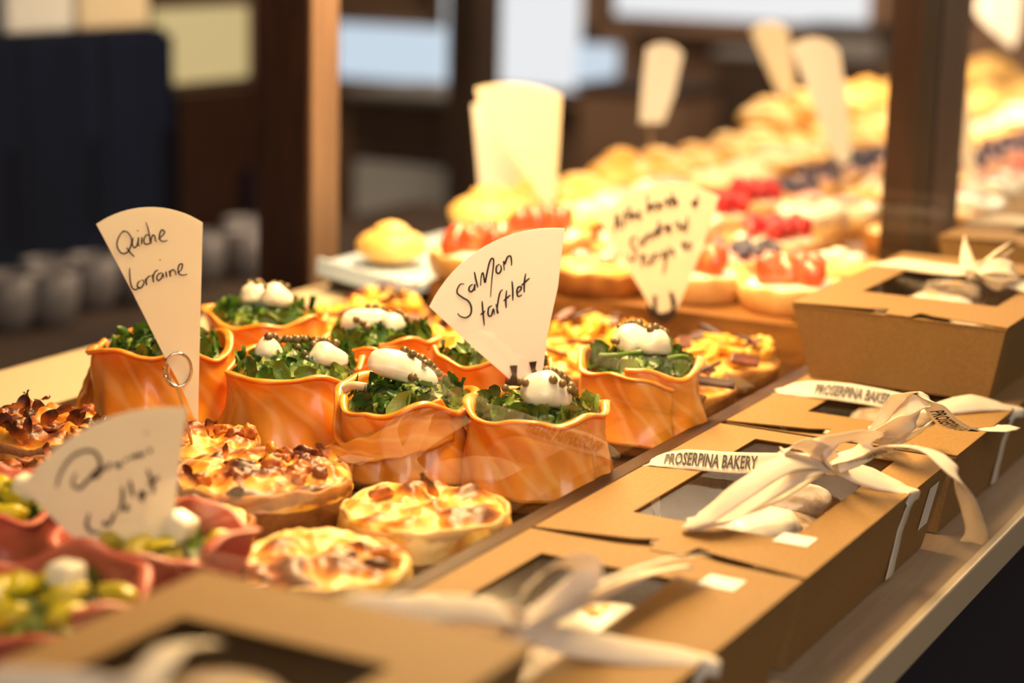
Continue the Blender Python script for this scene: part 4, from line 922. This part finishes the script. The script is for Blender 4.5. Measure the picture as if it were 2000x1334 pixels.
# things on top of the navy cupboard
def on_top(name, cat, label, X, px0, px1, zb, py_top, depth, m, sub=None):
    y0, y1 = px_x(px0, X), px_x(px1, X); zt = atx((px0+px1)/2, py_top, X).z; c = V((X-depth/2, (y0+y1)/2, zb+.0005)); t = empty(name, c, 0, label, cat)
    box('body', V((X-depth, y0, zb+.0005))-c, V((X, y1, zt))-c, m, t, .006)
    if sub: box('lid', V((X-depth-.004, y0-.004, zt+.0003))-c, V((X+.004, y1+.004, zt+.012))-c, sub, t, .003)
    return t
on_top('storage_tin', 'tin', 'blurred grey tin on top of the navy cupboard at the top left corner', X1-.05, 22, 152, atx(150, 66, X1).z, -30, .16, m_greylight, m_grey)
on_top('storage_tin', 'tin', 'blurred beige tin on the navy cupboard right of the grey tin', X1-.05, 162, 298, atx(150, 66, X1).z, -30, .16, m_greylight2, m_grey)
furniture('brown_cabinet', 'cabinet', 'dark brown cabinet between the navy cupboard and the left post', X1-.1, 350, 620, atx(420, 165, X1-.1).z, .30, m_postdark, 2)
yl = empty('lit_display', (X1-.2, px_x(400, X1-.12), atx(420, 165, X1-.1).z+.004), 0, 'glowing yellow display shelf above the brown cabinet left of the dark post', 'display')
yc = V(yl.location)
for (p0, q0, p1, q1, mm, nm) in ((312, 88, 486, 150, m_yellowlit, 'lit_panel'), (312, 20, 486, 80, m_yellowlit, 'lit_panel')):
    A_, B_ = slab('', X1-.12, p0, q0, p1, q1, .02, mm); box(nm, A_-yc, B_-yc, mm, yl, .003)
A_, B_ = slab('', X1-.145, 300, -40, 500, 156, .02, m_darkwall); box('display_back', A_-yc, B_-yc, m_darkwall, yl)
# far wall windows and furniture (beyond the end of the aisle)
YF = 4.55
def far(px0, py0, px1, py1, Y, d):
    A_ = aty(px0, py0, Y); B_ = aty(px1, py1, Y); return V((A_.x, Y, B_.z)), V((B_.x, Y+d, A_.z))
def xfar(name, kind_m, frame_m, px0, py0, px1, py1, Y):
    A_, B_ = far(px0, py0, px1, py1, Y, .02); c = (A_+B_)/2; t = struct(empty(name, c))
    box('window_light', A_-c, B_-c, kind_m, t); A2 = A_+V((-.05,.0205,-.05)); B2_ = B_+V((.05,.02,.05))
    box('window_frame', A2-c, B2_-c, frame_m, t); return t
xfar('window_1', m_day, m_brownwall, 655, 45, 872, 165, YF-.06)
xfar('window_2', m_daywarm, m_brownwall, 870, -80, 1125, 178, YF-.06)
xfar('window_3', m_day, m_brownwall, 1120, 85, 1200, 165, YF-.06)
xfar('window_4', m_daywarm, m_brownwall, 1205, -80, 1690, 52, YF-.06)
def fb(name, cat, label, px0, py0, px1, py1, Y, d, m, zfloor=False, knobs=False):
    A_, B_ = far(px0, py0, px1, py1, Y, d)
    if zfloor: A_.z = -.8995
    c = V(((A_.x+B_.x)/2, (A_.y+B_.y)/2, A_.z)); t = empty(name, c, 0, label, cat)
    box('body', A_-c, B_-c, m, t, .006)
    tz = B_.z-c.z; box('top', (A_.x-c.x-.01, -d/2-.01, tz+.0003), (B_.x-c.x+.01, d/2, tz+.02), m_darkwall if m != m_darkwall else m_grey, t, .004)
    return t
fb('coffee_machine', 'machine', 'blurred dark machine under the bluish window beyond the left post', 682, 190, 868, 300, 3.2, .35, m_darkwall)
fb('steel_fridge', 'fridge', 'blurred grey fridge below the dark machine beyond the left post', 690, 308, 866, 420, 3.15, .45, m_greylight, True)
fb('wooden_pillar', 'pillar', 'dark brown pillar left of the big blurred cream card', 874, -60, 925, 420, 3.0, .12, m_darkwall, True)
fb('wooden_cabinet', 'cabinet', 'blurred brown cabinet behind the far cakes right of the big cream card', 1130, 175, 1320, 330, 4.0, .3, m_brownwall, True)
fb('dark_cabinet', 'cabinet', 'blurred dark cabinet behind the tall white card', 1400, 110, 1545, 300, 4.36, .15, m_darkwall, True)
fb('grey_crate', 'crate', 'blurred blue-grey crate just left of the dark post at the top', 1562, 60, 1712, 125, 4.2, .2, m_grey)
fb('counter_shelf', 'shelf', 'brown shelf beyond the dark post in the top right', 1880, 40, 2080, 160, 4.2, .2, m_brownwall, True)
